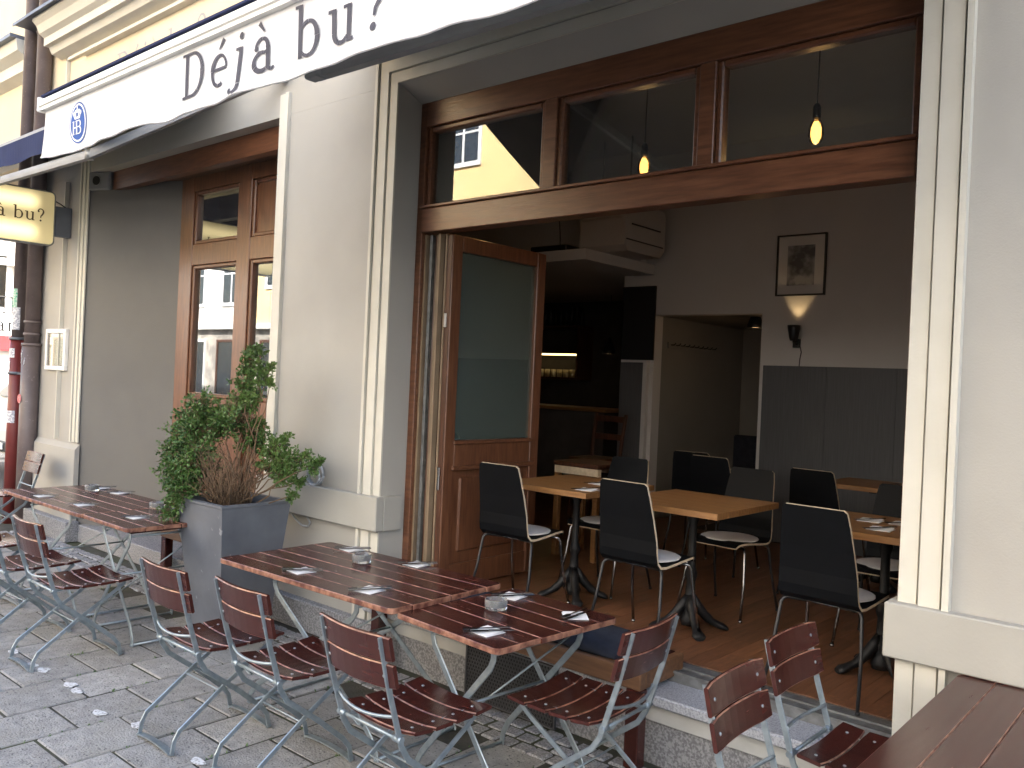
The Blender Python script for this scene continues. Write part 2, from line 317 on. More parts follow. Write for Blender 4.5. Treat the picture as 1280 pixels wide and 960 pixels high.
def glyph(ch):
    w1, w2 = .088, .045; q = []
    if ch == 'D':
        q += ribbon([(.12, 0), (.12, .70)], w1) + ribbon([(.0, .022), (.30, .022)], w2) + ribbon([(.0, .678), (.30, .678)], w2)
        q += ribbon(arc(.28, .35, .27, .328, -90, 90, 20), [w2, w1*1.1, w2]); return q, .64
    if ch in 'eé':
        q += ribbon(arc(.24, .245, .185, .225, 5, 300, 24), [.05, w2, w1*1.1, .06, .05]) + ribbon([(.06, .265), (.43, .265)], w2)
        if ch == 'é': q += ribbon([(.22, .56), (.33, .70)], [.03, .075])
        return q, .50
    if ch == 'j':
        q += ribbon([(.14, .47), (.14, -.06)], w1) + ribbon(arc(.02, -.07, .12, .12, 0, -130, 10), [w1, .05]) + blob(-.05, -.145, .04) + ribbon([(.02, .45), (.14, .45)], w2) + blob(.135, .63, .052); return q, .28
    if ch in 'aà':
        q += ribbon(arc(.2, .33, .135, .14, 165, 0, 14), [.06, w2, w1]) + blob(.08, .345, .043) + ribbon([(.335, .34), (.335, .07)], w1)
        q += ribbon(arc(.40, .08, .065, .065, 180, 330, 8), [w1*.8, .035]) + ribbon(arc(.2, .145, .155, .13, 60, 335, 20), [w2, w1, w2]) + ribbon([(.25, .262), (.335, .285)], w2)
        if ch == 'à': q += ribbon([(.13, .70), (.25, .56)], [.075, .03])
        return q, .52
    if ch == 'b':
        q += ribbon([(.11, 0), (.11, .71)], w1) + ribbon([(0, .69), (.11, .69)], w2) + ribbon(arc(.27, .235, .185, .225, 150, -150, 24), [w2, .05, w1*1.1, .05, w2]) + ribbon([(.09, .01), (.14, .06)], .04); return q, .53
    if ch == 'u':
        q += ribbon([(.11, .47), (.11, .16)], w1) + ribbon(arc(.245, .16, .135, .14, 180, 330, 14), [w1, .06, w2]) + ribbon([(.40, .47), (.40, 0)], w1) + ribbon([(0, .45), (.11, .45)], w2) + ribbon([(.29, .45), (.40, .45)], w2) + ribbon([(.40, .022), (.49, .022)], w2); return q, .55
    if ch == '?':
        q += ribbon(arc(.19, .53, .14, .16, 170, -20, 16), [.06, .05, w1*1.1]) + ribbon([(.322, .475), (.26, .36), (.20, .28), (.19, .18)], [w1, .07, .05]) + blob(.075, .54, .05) + blob(.19, .045, .054); return q, .42
    if ch == 'n':
        q += ribbon([(.1, 0), (.1, .47)], w1) + ribbon(arc(.24, .31, .14, .14, 170, 0, 12), [w2, w1]) + ribbon([(.38, .31), (.38, 0)], w1); return q, .5
    if ch == 't':
        q += ribbon([(.14, .62), (.14, .1)], w1) + ribbon(arc(.22, .1, .08, .08, 180, 300, 8), [w1, .04]) + ribbon([(.02, .45), (.3, .45)], w2); return q, .34
    if ch == 'H':
        for x in (.12, .46): q += ribbon([(x, 0), (x, .7)], .12) + ribbon([(x-.1, .02), (x+.1, .02)], .04) + ribbon([(x-.1, .68), (x+.1, .68)], .04)
        q += ribbon([(.12, .35), (.46, .35)], .06); return q, .46
    if ch == 'B':
        q += ribbon([(.0, .022), (.2, .022)], w2) + ribbon([(.0, .678), (.2, .678)], w2) + ribbon(arc(.17, .52, .16, .16, -90, 90, 12), [w2, .11, w2]) + ribbon(arc(.17, .19, .2, .17, -90, 90, 12), [w2, .12, w2]) + ribbon([(.0, .36), (.17, .36)], w2); return q, .45
    if ch == 'S':
        q += ribbon(arc(.2, .52, .15, .155, 30, 270, 14), [.05, w1, w1]) + ribbon(arc(.2, .19, .16, .17, 90, -150, 14), [w1, w1, .05]); return q, .46
    if ch == 'c':
        q += ribbon(arc(.24, .24, .18, .22, 45, 315, 16), [.06, w1, .05]); return q, .46
    if ch == 'h':
        q += ribbon([(.1, 0), (.1, .71)], w1) + ribbon(arc(.24, .31, .14, .14, 170, 0, 12), [w2, w1]) + ribbon([(.38, .31), (.38, 0)], w1); return q, .5
    return q, .3
def text_mesh(txt, to3, size, name, m, parent, space=.10, x0=0.):
    x = x0; m = K[m] if isinstance(m, str) else m
    for ch in txt:
        if ch == ' ': x += .26; continue
        qs, adv = glyph(ch); mb = MB()
        for k, q in enumerate(qs): mb.add([to3((x+p[0])*size, p[1]*size, .0015 + (k % 7)*.0002) for p in q], [tuple(range(len(q)))])
        mb.build('letter', m, parent); x += adv+space*.4

# ------------------------------------------------------------------ ground, pavement, road
def structure(name, mb, m): return mb.build(name, m, None, kind='structure')
structure('ground', MB().box(-260, 260, -260, 260, -.60, -.20), 'asphalt')
structure('road', MB().box(-200, 200, -7.5, -1.6, -.196, -.12), 'asphalt')
pav = structure('pavement', MB().box(-10.9, 9, -1.45, 3.9, -.192, -.005), 'joint')
structure('kerb', MB().box(-10.9, 9, -1.6, -1.452, -.19, .005, .01, mb=0), 'kerb')
structure('far_pavement', MB().box(-200, 200, -10.5, -7.5, -.19, .0), 'kerb')
structure('side_street', MB().box(-20, -10.95, -1.4, 120, -.194, -.05), 'asphalt')
structure('side_pavement', MB().box(-28, -20.02, 3, 120, -.19, .0), 'kerb')
pv = []
for k in range(4):
    mb = MB().box(-.1745, .1745, -.191, .191, -.05, 0, .005, mb=0)
    for i, v in enumerate(mb.v): mb.v[i] = (v[0]+random.uniform(-.002, .002), v[1]+random.uniform(-.002, .002), v[2])
    pv.append(mb.mesh('paving_stone', 'paver'))
for i in range(-5, 24):                                       # courses run away from the wall, joints staggered
    x = -2.27-.362*i; off = 0 if i % 2 else .197
    for j in range(-2, 7):
        y = 1.02+.395*j+off
        if y+.19 > 3.19 or y < .2 or (y < .9 and x < -5.5): continue
        put('paving_stone', pv[random.randrange(4)], pav, (x, y, random.uniform(-.003, .004)), (random.uniform(-.006, .006), random.uniform(-.006, .006), random.choice((0, math.pi))+random.uniform(-.004, .004)))
cob = [MB().box(-.05+random.uniform(-.004, .004), .05, -.05, .05, -.06, .0, .012, mb=0).mesh('cobble', 'granite') for _ in range(4)]
for j in range(3):
    for i in range(84):
        x = -9.6+.104*i+random.uniform(-.004, .004)+(.05 if j % 2 else 0); y = 3.235+.104*j+random.uniform(-.004, .004)
        if x < -1.0: put('cobble', cob[random.randrange(4)], pav, (x, y, random.uniform(-.001, .006)), (0, 0, random.uniform(-.06, .06)+random.choice((0, math.pi/2))))
mb = MB()                                                     # moss tufts in the joints
for _ in range(420):
    i = random.randrange(-2, 16); x = -2.27-.362*(i+.5)+random.uniform(-.012, .012); y = random.choice([1.5, 1.9, 2.2, 2.35, 2.9, 3.2])+random.gauss(0, .22)
    if y > 3.45: continue
    h = random.uniform(.006, .02)
    for _k in range(3):
        a = random.uniform(0, 6.28); ww = random.uniform(.003, .008)
        mb.add([(x+ww*math.cos(a), y+ww*math.sin(a), -.012), (x-ww*math.cos(a), y-ww*math.sin(a), -.012), (x+random.uniform(-.012, .012), y+random.uniform(-.012, .012), h-.006)], [(0, 1, 2)])
mb.build('moss', 'leaf', None, kind='stuff')
for i, (x, y) in enumerate([(-5.302, 1.97), (-5.177, 1.99), (-4.848, 2.004), (-4.738, 1.99), (-4.092, 2.02), (-3.537, 2.03), (-5.62, 1.98), (-4.36, 1.95)]):
    n = 14; ph = random.uniform(0, 6)
    put('paint_dab', MB().prism([(x+.045*math.cos(6.283*k/n)*(1+.25*math.sin(3*6.283*k/n+ph)), y+.028*math.sin(6.283*k/n)*(1+.2*math.cos(2*6.283*k/n+ph))) for k in range(n)], 'z', .004, .0065).mesh('paint_dab', 'gum'), pav)

# ------------------------------------------------------------------ the cafe building
cafe = thing('cafe_building', 'plastered cafe building with timber folding front, cream mouldings and yellow upper wall', 'building', (0, 0, 0))
W = MB()
W.box(-9.98, -8.811, 3.6, 4.7, .2, 3.64); W.box(-9.98, -8.811, 3.6, 3.78, 3.641, 4.26); W.box(-5.5, -4.2, 3.6, 4.03, .2, 3.64); W.box(-5.5, -5.25, 4.031, 4.7, .2, 3.64)
W.box(-1.05, 9, 3.6, 4.03, .2, 3.64); W.box(-8.81, 9, 3.6, 3.78, 3.641, 4.26); W.box(-8.81, -5.25, 3.781, 4.9, 3.80, 4.26)
W.prism([(3.602, 3.642), (3.80, 3.56), (4.03, 3.56), (4.03, 4.26), (3.781, 4.26), (3.781, 3.641)], 'x', -4.2, -1.05)
W.build('wall', 'plaster', cafe)
MB().prism([(-8.81, 3.601), (-7.74, 4.052), (-7.74, 4.7), (-8.81, 4.7)], 'z', .17, 3.64).build('recess_wall', 'recess_shade', cafe)
MB().box(-9.98, 9, 3.605, 3.9, 4.262, 15).build('upper_wall', 'yellow', cafe)
B = MB(); B.box(-9.98, -8.75, 3.555, 3.602, .2, .90)
B.prism([(3.555, .90), (3.602, .90), (3.602, .95)], 'x', -9.98, -8.75); B.build('wall_base', 'plaster', cafe)
for x0, x1, yy in ((-10.0, -8.70, 3.48), (-5.5, -4.15, 3.535), (-1.04, 9, 3.53)): MB().box(x0, x1, yy, 3.608, 0, .2, .006, mb=0).build('plinth_stone', 'granite', cafe)
P = MB(); P.box(-8.70, -5.5, 3.60, 4.2, 0, .17, .006, mb=0); P.build('recess_step', 'granite', cafe)
MB().box(-4.19, -1.06, 3.55, 3.86, -.05, .20, .004, mb=0).build('threshold_block', 'granite', cafe)
MB().box(-4.195, -1.056, 3.53, 3.86, .203, .29, .003, mb=0).build('threshold_strip', 'white_strip', cafe)
MB().box(-4.197, -1.052, 3.48, 3.76, .293, .345, .008, mb=0).build('threshold_slab', 'granite_light', cafe)
T = MB(); T.box(-4.19, -1.055, 3.71, 3.875, .346, .392); T.box(-4.19, -1.055, 3.70, 3.725, .392, .402); T.box(-4.19, -1.055, 3.79, 3.80, .392, .40); T.build('threshold_track', 'steel_dark', cafe)
def moulding(x0, x1, xs, name='moulding'):
    pass
def frame_strip(a, y0):                                       # one strip of the stepped surround: two uprights and a head
    m = MB(); x0, x1 = a
    m.box(-4.2-x1, -4.2-x0, y0, 3.6005, .2, 3.64+x0); m.box(-1.05+x0, -1.05+x1, y0, 3.6005, .2, 3.64+x0); m.box(-4.2-x1, -1.05+x1, y0, 3.6005, 3.6405+x0, 3.64+x1)
    m.build('moulding', 'cream', cafe)
frame_strip((.0, .068), 3.588); frame_strip((.078, .155), 3.576); frame_strip((.166, .19), 3.560)
m = MB()
for x0, x1, y in ((-8.92, -8.895, 3.565), (-8.885, -8.83, 3.577), (-8.825, -8.775, 3.588)): m.box(x0, x1, y, 3.6005, .97, 4.0)
m.build('moulding', 'cream', cafe)
m = MB()
for x0, x1, y in ((-5.42, -5.385, 3.572), (-5.51, -5.425, 3.588)): m.box(x0, x1, y, 3.6005, .2, 3.8)
m.build('moulding', 'cream', cafe)
MB().box(-9.28, -9.265, 3.56, 3.6005, .97, 3.6).build('wall_rail', 'cream', cafe)
b_ = MB(); b_.box(-5.53, -4.165, 3.535, 3.6, .78, 1.0, .006, mb=0); b_.box(-4.2005, -4.165, 3.60, 3.75, .78, 1.0, .004, mb=0); b_.build('wall_band', 'band', cafe)
b_ = MB(); b_.box(-1.085, 9, 3.535, 3.601, .76, .975, .006, mb=0); b_.box(-1.085, -1.0495, 3.6015, 3.75, .76, .975, .004, mb=0); b_.build('wall_band', 'band', cafe)
# cornice with flashing
co = MB(); prof = [(3.6, 4.93), (3.50, 4.96), (3.47, 5.02), (3.42, 5.02), (3.42, 5.10), (3.37, 5.13), (3.34, 5.20), (3.30, 5.24), (3.30, 5.27), (3.6, 5.27)]
co.prism(prof, 'x', -9.62, 9); co.build('cornice', 'cream', cafe)
co = MB(); co.box(-9.0, 9, 3.535, 3.604, 4.84, 4.87); co.box(-9.42, -9.39, 3.57, 3.604, 4.3, 4.9); co.box(-9.42, -9.0, 3.57, 3.604, 4.87, 4.90); co.build('cornice_bead', 'cream', cafe)
MB().prism([(3.62, 5.272), (3.25, 5.272), (3.25, 5.255), (3.24, 5.255), (3.24, 5.285), (3.62, 5.33)], 'x', -10.0, 9).build('flashing', 'flash', cafe)
MB().box(-9.98, 9, 3.608, 14, 14.8, 15.0).build('roof', 'roof', cafe)
MB().box(-10.0, -9.7, 3.901, 14, .0, 14.8).build('side_wall', 'yellow', cafe); MB().box(9.0, 9.3, 3.901, 14, 0, 14.8).build('side_wall', 'yellow', cafe); MB().box(-9.7, 9.0, 13.7, 14, 0, 14.8).build('rear_wall', 'yellow', cafe)
# upper floor windows (out of the frame above, they close the facade)
for x in (-8.2, -5.4, -2.6, .2, 3, 5.8):
    for z in (6.2, 9.4, 12.2):
        f = MB(); f.box(x-.6, x-.5, 3.57, 3.604, z, z+1.8); f.box(x+.5, x+.6, 3.57, 3.604, z, z+1.8); f.box(x-.5, x+.5, 3.57, 3.604, z, z+.1); f.box(x-.5, x+.5, 3.57, 3.604, z+1.7, z+1.8)
        f = f.build('window_frame', 'frame_white', cafe); MB().box(x-.5, x+.5, 3.585, 3.603, z+.1, z+1.7).build('pane', 'shop_glass', f)
# painted lettering on the upper wall, half hidden by the awning
text_mesh('Déjà bu?', lambda x, z, o: (-8.3+x, 3.604-o, 4.42+z),   .42, 'wall_lettering', mat('wall_print', (.36, .35, .36), (.50, .44, .36), rough=.9, scale=8), cafe)

# interior shell
structure('floor', MB().box(-9.3, .2, 3.877, 10, .30, .396), 'dark_wall')
fl = bpy.data.objects['floor']
fbm = [MB().box(-.048, .048, -l/2+.001, l/2-.001, 0, .004).mesh('floorboard', 'floorboard') for l in (.9, .9, .9)]
nb_ = 0
for i in range(38):
    x = -4.15+.098*i; y = 3.88-random.uniform(0, .85)
    while y < 7.5 and nb_ < 298:
        y0 = max(y, 3.88); y1 = min(y+.9, 7.6)
        if y1-y0 > .05:
            o = put('floorboard', fbm[0], fl, (x, (y0+y1)/2, .396)); o.scale = (1, (y1-y0)/.9, 1); nb_ += 1
        y += .9
rest = MB(); rest.box(-9.29, -4.2, 4.92, 9.98, .3962, .3995); rest.box(-.475, .19, 3.878, 7.6, .3962, .3995); rest.build('floor_rest', 'floorboard', fl)
iw = MB()
iw.box(-5.1, -4.70, 7.6, 7.75, .4, 4.15); iw.box(-4.70, -3.54, 7.6, 7.75, 2.51, 4.15); iw.box(-3.54, .2, 7.6, 7.75, .4, 4.15)
iw.box(.2, .35, 3.88, 9.3, .4, 4.15); iw.box(-1.05, .2, 4.031, 4.10, .4, 4.15)
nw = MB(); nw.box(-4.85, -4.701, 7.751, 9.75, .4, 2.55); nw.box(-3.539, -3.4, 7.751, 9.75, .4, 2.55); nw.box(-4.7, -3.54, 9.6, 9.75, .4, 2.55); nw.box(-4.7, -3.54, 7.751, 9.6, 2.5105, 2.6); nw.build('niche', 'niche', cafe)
MB().box(-5.5, -4.2, 4.032, 4.10, .4, 4.15).build('inner_wall', 'inner_wall', cafe); MB().box(-9.29, -4.74, 7.34, 7.44, 3.031, 4.149).build('inner_wall', 'inner_wall', cafe)
iw.build('inner_wall', 'inner_wall', cafe)
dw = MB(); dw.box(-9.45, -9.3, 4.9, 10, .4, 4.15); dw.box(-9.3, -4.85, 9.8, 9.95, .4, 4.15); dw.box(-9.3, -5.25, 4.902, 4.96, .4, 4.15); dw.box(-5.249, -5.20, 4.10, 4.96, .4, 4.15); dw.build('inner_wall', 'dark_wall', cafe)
structure('ceiling', MB().box(-9.3, .2, 3.82, 10, 4.15, 4.22), 'ceiling')
# lowered bar ceiling with open shelf above
lb = MB(); lb.box(-9.29, -4.74, 6.4, 9.8, 2.93, 3.03); lb.build('bar_soffit', 'inner_wall', cafe)
# wainscot boards and side panel
wb = MB().box(-.2985, .2985, -.022, 0, 0, 1.62, .0015, mb=0).mesh('wall_board', 'grey_panel')
for i in range(6): put('wall_board', wb, cafe, (-3.20+.598*i, 7.598, .402))
gp = MB(); gp.box(-5.08, -4.79, 7.56, 7.598, .4, 2.02, .004, mb=0); gp.build('wall_panel', 'grey_panel', cafe)
MB().box(-4.788, -4.742, 7.54, 7.597, .4, 2.04).build('panel_post', 'inner_wall', cafe)

# --- main timber window frame with three fanlights
fr = MB(); Y0, Y1 = 3.80, 3.90
fr.box(-4.2, -4.145, Y0, Y1, .39, 3.56, .004, mb=0); fr.box(-1.115, -1.052, Y0, Y1, .39, 3.56, .004, mb=0)
fr.box(-4.145, -1.115, Y0, Y1, 3.40, 3.56, .004, mb=0); fr.box(-4.145, -1.115, Y0-.012, Y1, 2.71, 2.865, .005, mb=0)
for x in (-3.11, -2.115): fr.box(x-.045, x+.045, Y0+.004, Y1, 2.866, 3.40, .004, mb=0)
wf = fr.build('window_frame', 'wood_x', cafe)
for a, b in ((-4.145, -3.155), (-3.065, -2.16), (-2.07, -1.115)):
    s_ = MB(); t_ = .034
    for q in ((a, a+t_, 2.866, 3.40), (b-t_, b, 2.866, 3.40), (a+t_, b-t_, 2.866, 2.866+t_), (a+t_, b-t_, 3.40-t_, 3.40)): s_.box(q[0], q[1], Y0+.02, Y1-.01, q[2], q[3], .008, mb=0)
    s_.build('sash', 'wood_x', wf)
    MB().box(a+t_-.004, b-t_+.004, 3.855, 3.861, 2.866+t_-.004, 3.40-t_+.004).build('pane', 'glass', wf)
MB().box(-4.15, -1.11, Y0-.03, Y0+.02, 2.866, 2.884, .004, mb=0).build('drip_ledge', 'wood_x', wf)
# folded leaves
def leaf(xa, xb, y0, y1, front):
    m = MB(); z0, z1 = .41, 2.70; st = .095
    m.box(xa, xb, y0, y0+st, z0, z1, .006, mb=0); m.box(xa, xb, y1-st, y1, z0, z1, .006, mb=0)
    m.box(xa+.003, xb-.003, y0+st, y1-st, 2.60, z1, .004, mb=0); m.box(xa+.003, xb-.003, y0+st, y1-st, 1.20, 1.36, .004, mb=0); m.box(xa+.003, xb-.003, y0+st, y1-st, z0, .56, .004, mb=0)
    dr = m.build('folding_door', 'wood', cafe)
    MB().box((xa+xb)/2-.004, (xa+xb)/2+.004, y0+st-.005, y1-st+.005, 1.355, 2.605).build('pane', 'glass_door', dr)
    pn = MB(); pn.box(xa+.02, xb-.02, y0+st-.002, y1-st+.002, .555, 1.205); pn.box(xa+.008, xb-.008, y0+st+.07, y1-st-.07, .63, 1.13, .014, mb=0); pn.build('panel', 'wood', dr)
    MB().box(xa+.006, xb-.006, y0-.004, y0+.001, z0+.01, z1-.01).build('edge_strip', 'wood_dark', dr)
    MB().box(xa+.002, xa+.016, y0-.012, y0-.004, z0, z1).build('seal', 'gasket', dr)
    if front:
        MB().box(xb+.0005, xb+.02, y0+st-.03, y1-st+.03, 1.175, 1.205, .006, mb=0).build('ledge_bead', 'wood_x', dr)
        MB().box(xb+.0005, xb+.014, y0+st-.02, y1-st+.02, 1.345, 1.372, .005, mb=0).build('ledge_bead', 'wood_x', dr)
        MB().box(xa+.018, xa+.04, y0-.016, y0-.0045, 1.05, 1.20, .003, mb=0).build('lock_plate', 'chrome', dr); MB().box(xa+.018, xa+.038, y0-.016, y0-.0045, 2.10, 2.19, .003, mb=0).build('lock_plate', 'white_plastic', dr)
    return dr
leaf(-3.985, -3.925, 3.875, 4.83, True); leaf(-4.066, -4.006, 3.876, 4.80, False); leaf(-4.144, -4.084, 3.877, 4.79, False)
for xs in (-4.135, -4.005): MB().box(xs-.008, xs+.008, 3.83, 3.871, .40, 2.70).build('frame_seal', 'gasket', wf)
MB().box(-4.11, -4.085, 3.845, 3.871, .40, 2.70).build('frame_post', 'steel_dark', wf)

# --- left recess: header beam and tall window at the back
MB().prism([(-8.52, 3.715), (-5.5, 3.715), (-5.5, 3.80), (-8.33, 3.80)], 'z', 3.462, 3.65).build('header_beam', 'wood_x', cafe)
MB().prism([(-8.80, 3.602), (-5.5, 3.602), (-5.5, 4.2), (-7.74, 4.2), (-7.74, 4.05)], 'z', 3.644, 3.70).build('recess_soffit', 'plaster', cafe)
MB().prism([(-8.32, 3.801), (-5.5, 3.801), (-5.5, 4.04), (-7.76, 4.04)], 'z', 3.53, 3.64).build('recess_soffit', 'wood_dark', cafe)
y0, y1 = 4.03, 4.13
lw = MB(); lw.box(-7.76, -7.53, y0, y1, .17, 3.56, .005, mb=0); lw.box(-6.76, -6.56, y0, y1, .17, 3.56, .005, mb=0); lw.box(-5.62, -5.5, y0, y1, .17, 3.56, .005, mb=0)
for a, b in ((-7.53, -6.76), (-6.56, -5.62)):
    lw.box(a, b, y0+.004, y1-.004, 3.40, 3.56); lw.box(a, b, y0+.004, y1-.004, 2.71, 2.905, .005, mb=0); lw.box(a, b, y0+.004, y1-.004, 1.36, 1.50, .005, mb=0); lw.box(a, b, y0+.004, y1-.004, .17, .35)
lwo = lw.build('window_frame', 'wood', cafe)
for i, (a, b) in enumerate(((-7.53, -6.76), (-6.56, -5.62))):
    for zb, zt in ((2.905, 3.40), (1.50, 2.71)):
        s_ = MB()
        for q in ((a, a+.035, zb, zt), (b-.035, b, zb, zt), (a+.035, b-.035, zb, zb+.035), (a+.035, b-.035, zt-.035, zt)): s_.box(q[0], q[1], y0+.015, y1-.02, q[2], q[3], .008, mb=0)
        s_.build('sash', 'wood', lwo)
        if zb > 2.8 and i == 1: MB().box(a+.03, b-.03, y0+.04, y0+.06, zb+.03, zt-.03).build('panel', 'wood', lwo)
        else: MB().box(a+.03, b-.03, y0+.05, y0+.056, zb+.03, zt-.03).build('pane', 'glass', lwo)
    MB().box(a, b, y0+.04, y0+.07, .35, 1.36).build('panel', 'wood', lwo)
MB().box(-7.76, -5.5, 4.16, 4.18, .17, 3.56).build('dark_room_sheet', 'void', cafe)  # added black sheet, stands in for the dark room behind the panes
# loudspeaker in the recess corner
sp = thing('speaker_box', 'grey box with a round black opening high in the recess corner', 'speaker', (-8.775, 3.617, 3.462), R(22.9))
bx = MB(); bx.box(0.0, .26, -.045, -.001, 0, .178, .012, mb=0); bx.build('housing', 'tub', sp)
MB().tube([(.10, -.0465, .09), (.10, -.050, .09)], .045, 16).build('opening', 'black', sp)
MB().tube([(.10, -.046, .09), (.10, -.048, .09)], .058, 16).build('ring', 'steel_dark', sp)

# vent grille below the tables
vg = thing('vent_grille', 'black honeycomb metal grille set low in the threshold below the small table', 'grille', (-3.25, 3.462, .03))
MB().box(0, .62, .0, .008, 0, .30).build('backing', 'void', vg)
g = MB()
for i in range(31):
    for j in range(15):
        x = .012+i*.02+(.01 if j % 2 else 0); z = .012+j*.02
        if x > .61: continue
        o6 = [(x+.0105*math.cos(R(60*k+30)), z+.0118*math.sin(R(60*k+30))) for k in range(6)]; i6 = [(x+.0075*math.cos(R(60*k+30)), z+.0085*math.sin(R(60*k+30))) for k in range(6)]
        g.add([(p[0], -.004, p[1]) for p in o6]+[(p[0], -.004, p[1]) for p in i6], [(k, (k+1) % 6, 6+(k+1) % 6, 6+k) for k in range(6)])
g.build('mesh', 'mesh_black', vg, kind='stuff')
f_ = MB()
for q in ((0, .62, -.008, .0), (0, .62, .30, .308), (-.008, 0, -.008, .308), (.62, .628, -.008, .308)): f_.box(q[0], q[1], -.008, .008, q[2], q[3])
f_.build('rim', 'mesh_black', vg)

# ------------------------------------------------------------------ awnings
aw = thing('white_awning', 'white fabric awning lettered in grey with a blue oval emblem, over the open front', 'awning', (0, 0, 0))
AX0, AX1 = -4.5, -.55
def val_y(x, z):                                              # the hanging valance sways a little towards its hem
    t = max(0, (2.985-z)/.24); return 1.622+t*t*(.012*math.sin(7.3*x)+.006*math.sin(17*x+1))
def hem(x): return 2.752-.004*(x+4.5)+.004*math.sin(5.1*x+.8)+.003*math.sin(13.7*x)+.002*math.sin(29*x)
m = MB(); NX, NZ = 120, 10; g = []
for side in (0, 1):
    for i in range(NX+1):
        x = AX0+(AX1-AX0)*i/NX
        for j in range(NZ+1):
            z = 2.99+(hem(x)-2.99)*j/NZ; g.append((x, val_y(x, z)+side*.0016, z))
q = (NX+1)*(NZ+1); fs = []
for i in range(NX):
    for j in range(NZ):
        a = i*(NZ+1)+j; fs.append((a, a+1, a+NZ+2, a+NZ+1)); b = a+q; fs.append((b, b+NZ+1, b+NZ+2, b+1))
m.add(g, fs, smooth=True); m.build('valance', 'valance', aw)
m = MB()
for i in range(NX):                                           # rolled hem cord
    pass
m.tube([(AX0+(AX1-AX0)*i/90, val_y(AX0+(AX1-AX0)*i/90, hem(AX0+(AX1-AX0)*i/90)), hem(AX0+(AX1-AX0)*i/90)) for i in range(91)], .005, 6); m.build('hem', 'valance', aw)
m = MB(); m.box(-1.902, -1.898, 1.6185, 1.621, 2.775, 2.985); m.build('seam', 'white_metal', aw)
m = MB(); m.prism([(1.60, 2.985), (1.60, 3.0), (1.592, 3.004), (1.592, 3.016), (1.598, 3.02), (1.598, 3.034), (1.612, 3.046), (1.68, 3.046), (1.70, 3.03), (1.70, 2.985)], 'x', AX0-.01, AX1+.01); m.build('front_bar', 'white_metal', aw)
m = MB(); m.box(AX0-.022, AX0-.0105, 1.588, 1.705, 2.978, 3.05, .004, mb=0); m.box(AX1+.0105, AX1+.022, 1.588, 1.705, 2.978, 3.05, .004, mb=0); m.build('end_cap', 'white_metal', aw)
m = MB(); g = []; NC = 24; NY = 12
for s_ in (0, 1):
    for i in range(NC+1):
        for j in range(NY+1):
            t = j/NY; g.append((AX0+.01+(AX1-AX0-.02)*i/NC, 1.60+2.0*t, 3.052+1.0*t-.05*math.sin(math.pi*t)-s_*.002))
q = (NC+1)*(NY+1); fs = []
for i in range(NC):
    for j in range(NY):
        a = i*(NY+1)+j; fs.append((a, a+1, a+NY+2, a+NY+1)); b = a+q; fs.append((b, b+NY+1, b+NY+2, b+1))
m.add(g, fs, smooth=True); m.build('canopy', 'canopy', aw)
MB().box(AX0+.005, AX1-.005, 1.596, 1.62, 3.0465, 3.056).build('edge_piping', 'navy_fabric', aw)
MB().box(AX0, AX1, 3.50, 3.60, 4.02, 4.12, .01, mb=0).build('wall_case', 'white_metal', aw)
for (bx_, el, sh), dr_ in ((((-2.43, 1.70, 2.985), (-.95, 2.15, 3.0), (-1.5, 3.52, 3.98)), .198), (((-4.2, 1.70, 2.985), (-3.0, 2.2, 3.10), (-3.9, 3.52, 3.98)), .06)):
    bx_, el, sh = Vector(bx_), Vector(el), Vector(sh)
    am = MB(); p0 = bx_+Vector((0, .02, -dr_)); am.bar([p0, el], (0, 0, 1), .04, .05); am.bar([el, sh], (0, 0, 1), .045, .055); am.tube([el+Vector((0, 0, -.04)), el+Vector((0, 0, .04))], .035, 10); a_ = am.build('arm', 'tub', aw)
    MB().box(bx_.x-.035, bx_.x+.035, 1.69, 1.74, 2.96-dr_, 2.984, .006, mb=0).build('bracket', 'tub', aw)
text_mesh('Déjà bu?', lambda x, z, o: (-3.155+x*1.085, val_y(-3.155+x*1.085, 2.795+z)-o-.0016, 2.795+z), .245, 'lettering', 'letter', aw, space=.35)
# oval emblem: blue field, white ring, crown over two letters
em = MB(); ec = (-4.115, 2.868)
def ev(p, o): return (p[0], val_y(p[0], p[1])-o, p[1])
def ell(rx, rz, o, mi, m_):
    pts = [(ec[0]+rx*math.cos(2*math.pi*k/40), ec[1]+rz*math.sin(2*math.pi*k/40)) for k in range(40)]
    m_.add([ev((ec[0], ec[1]), o)]+[ev(p, o) for p in pts], [(0, 1+k, 1+(k+1) % 40) for k in range(40)], mi)
ell(.088, .093, .0022, 0, em); ell(.080, .086, .0030, 1, em); ell(.072, .078, .0038, 0, em)
def addp(poly, o=.0048): em.add([ev((ec[0]+p[0], ec[1]+p[1]), o) for p in poly], [tuple(range(len(poly)))], 1)
for ch, x0 in (('H', -.052), ('B', -.001)):
    qs, _ = glyph(ch)
    for k, q_ in enumerate(qs): addp([(x0+p[0]*.092, -.052+p[1]*.088) for p in q_], .0048+.0001*k)
addp([(-.026, .016), (.026, .016), (.030, .026), (-.030, .026)], .0060)
for k, (x, z, rr) in enumerate(((-.034, .042, .010), (-.018, .050, .0095), (0, .053, .010), (.018, .050, .0095), (.034, .042, .010), (0, .068, .006))): addp([(x+rr*math.cos(6.283*i/10), z+rr*math.sin(6.283*i/10)) for i in range(10)], .0061+.0001*k)
for x in (-.028, -.013, .013, .028): addp([(x-.004, .024), (x+.004, .024), (x*1.2+.004, .044), (x*1.2-.004, .044)], .0068)
em.build('emblem', ['blue', 'white_print'], aw)

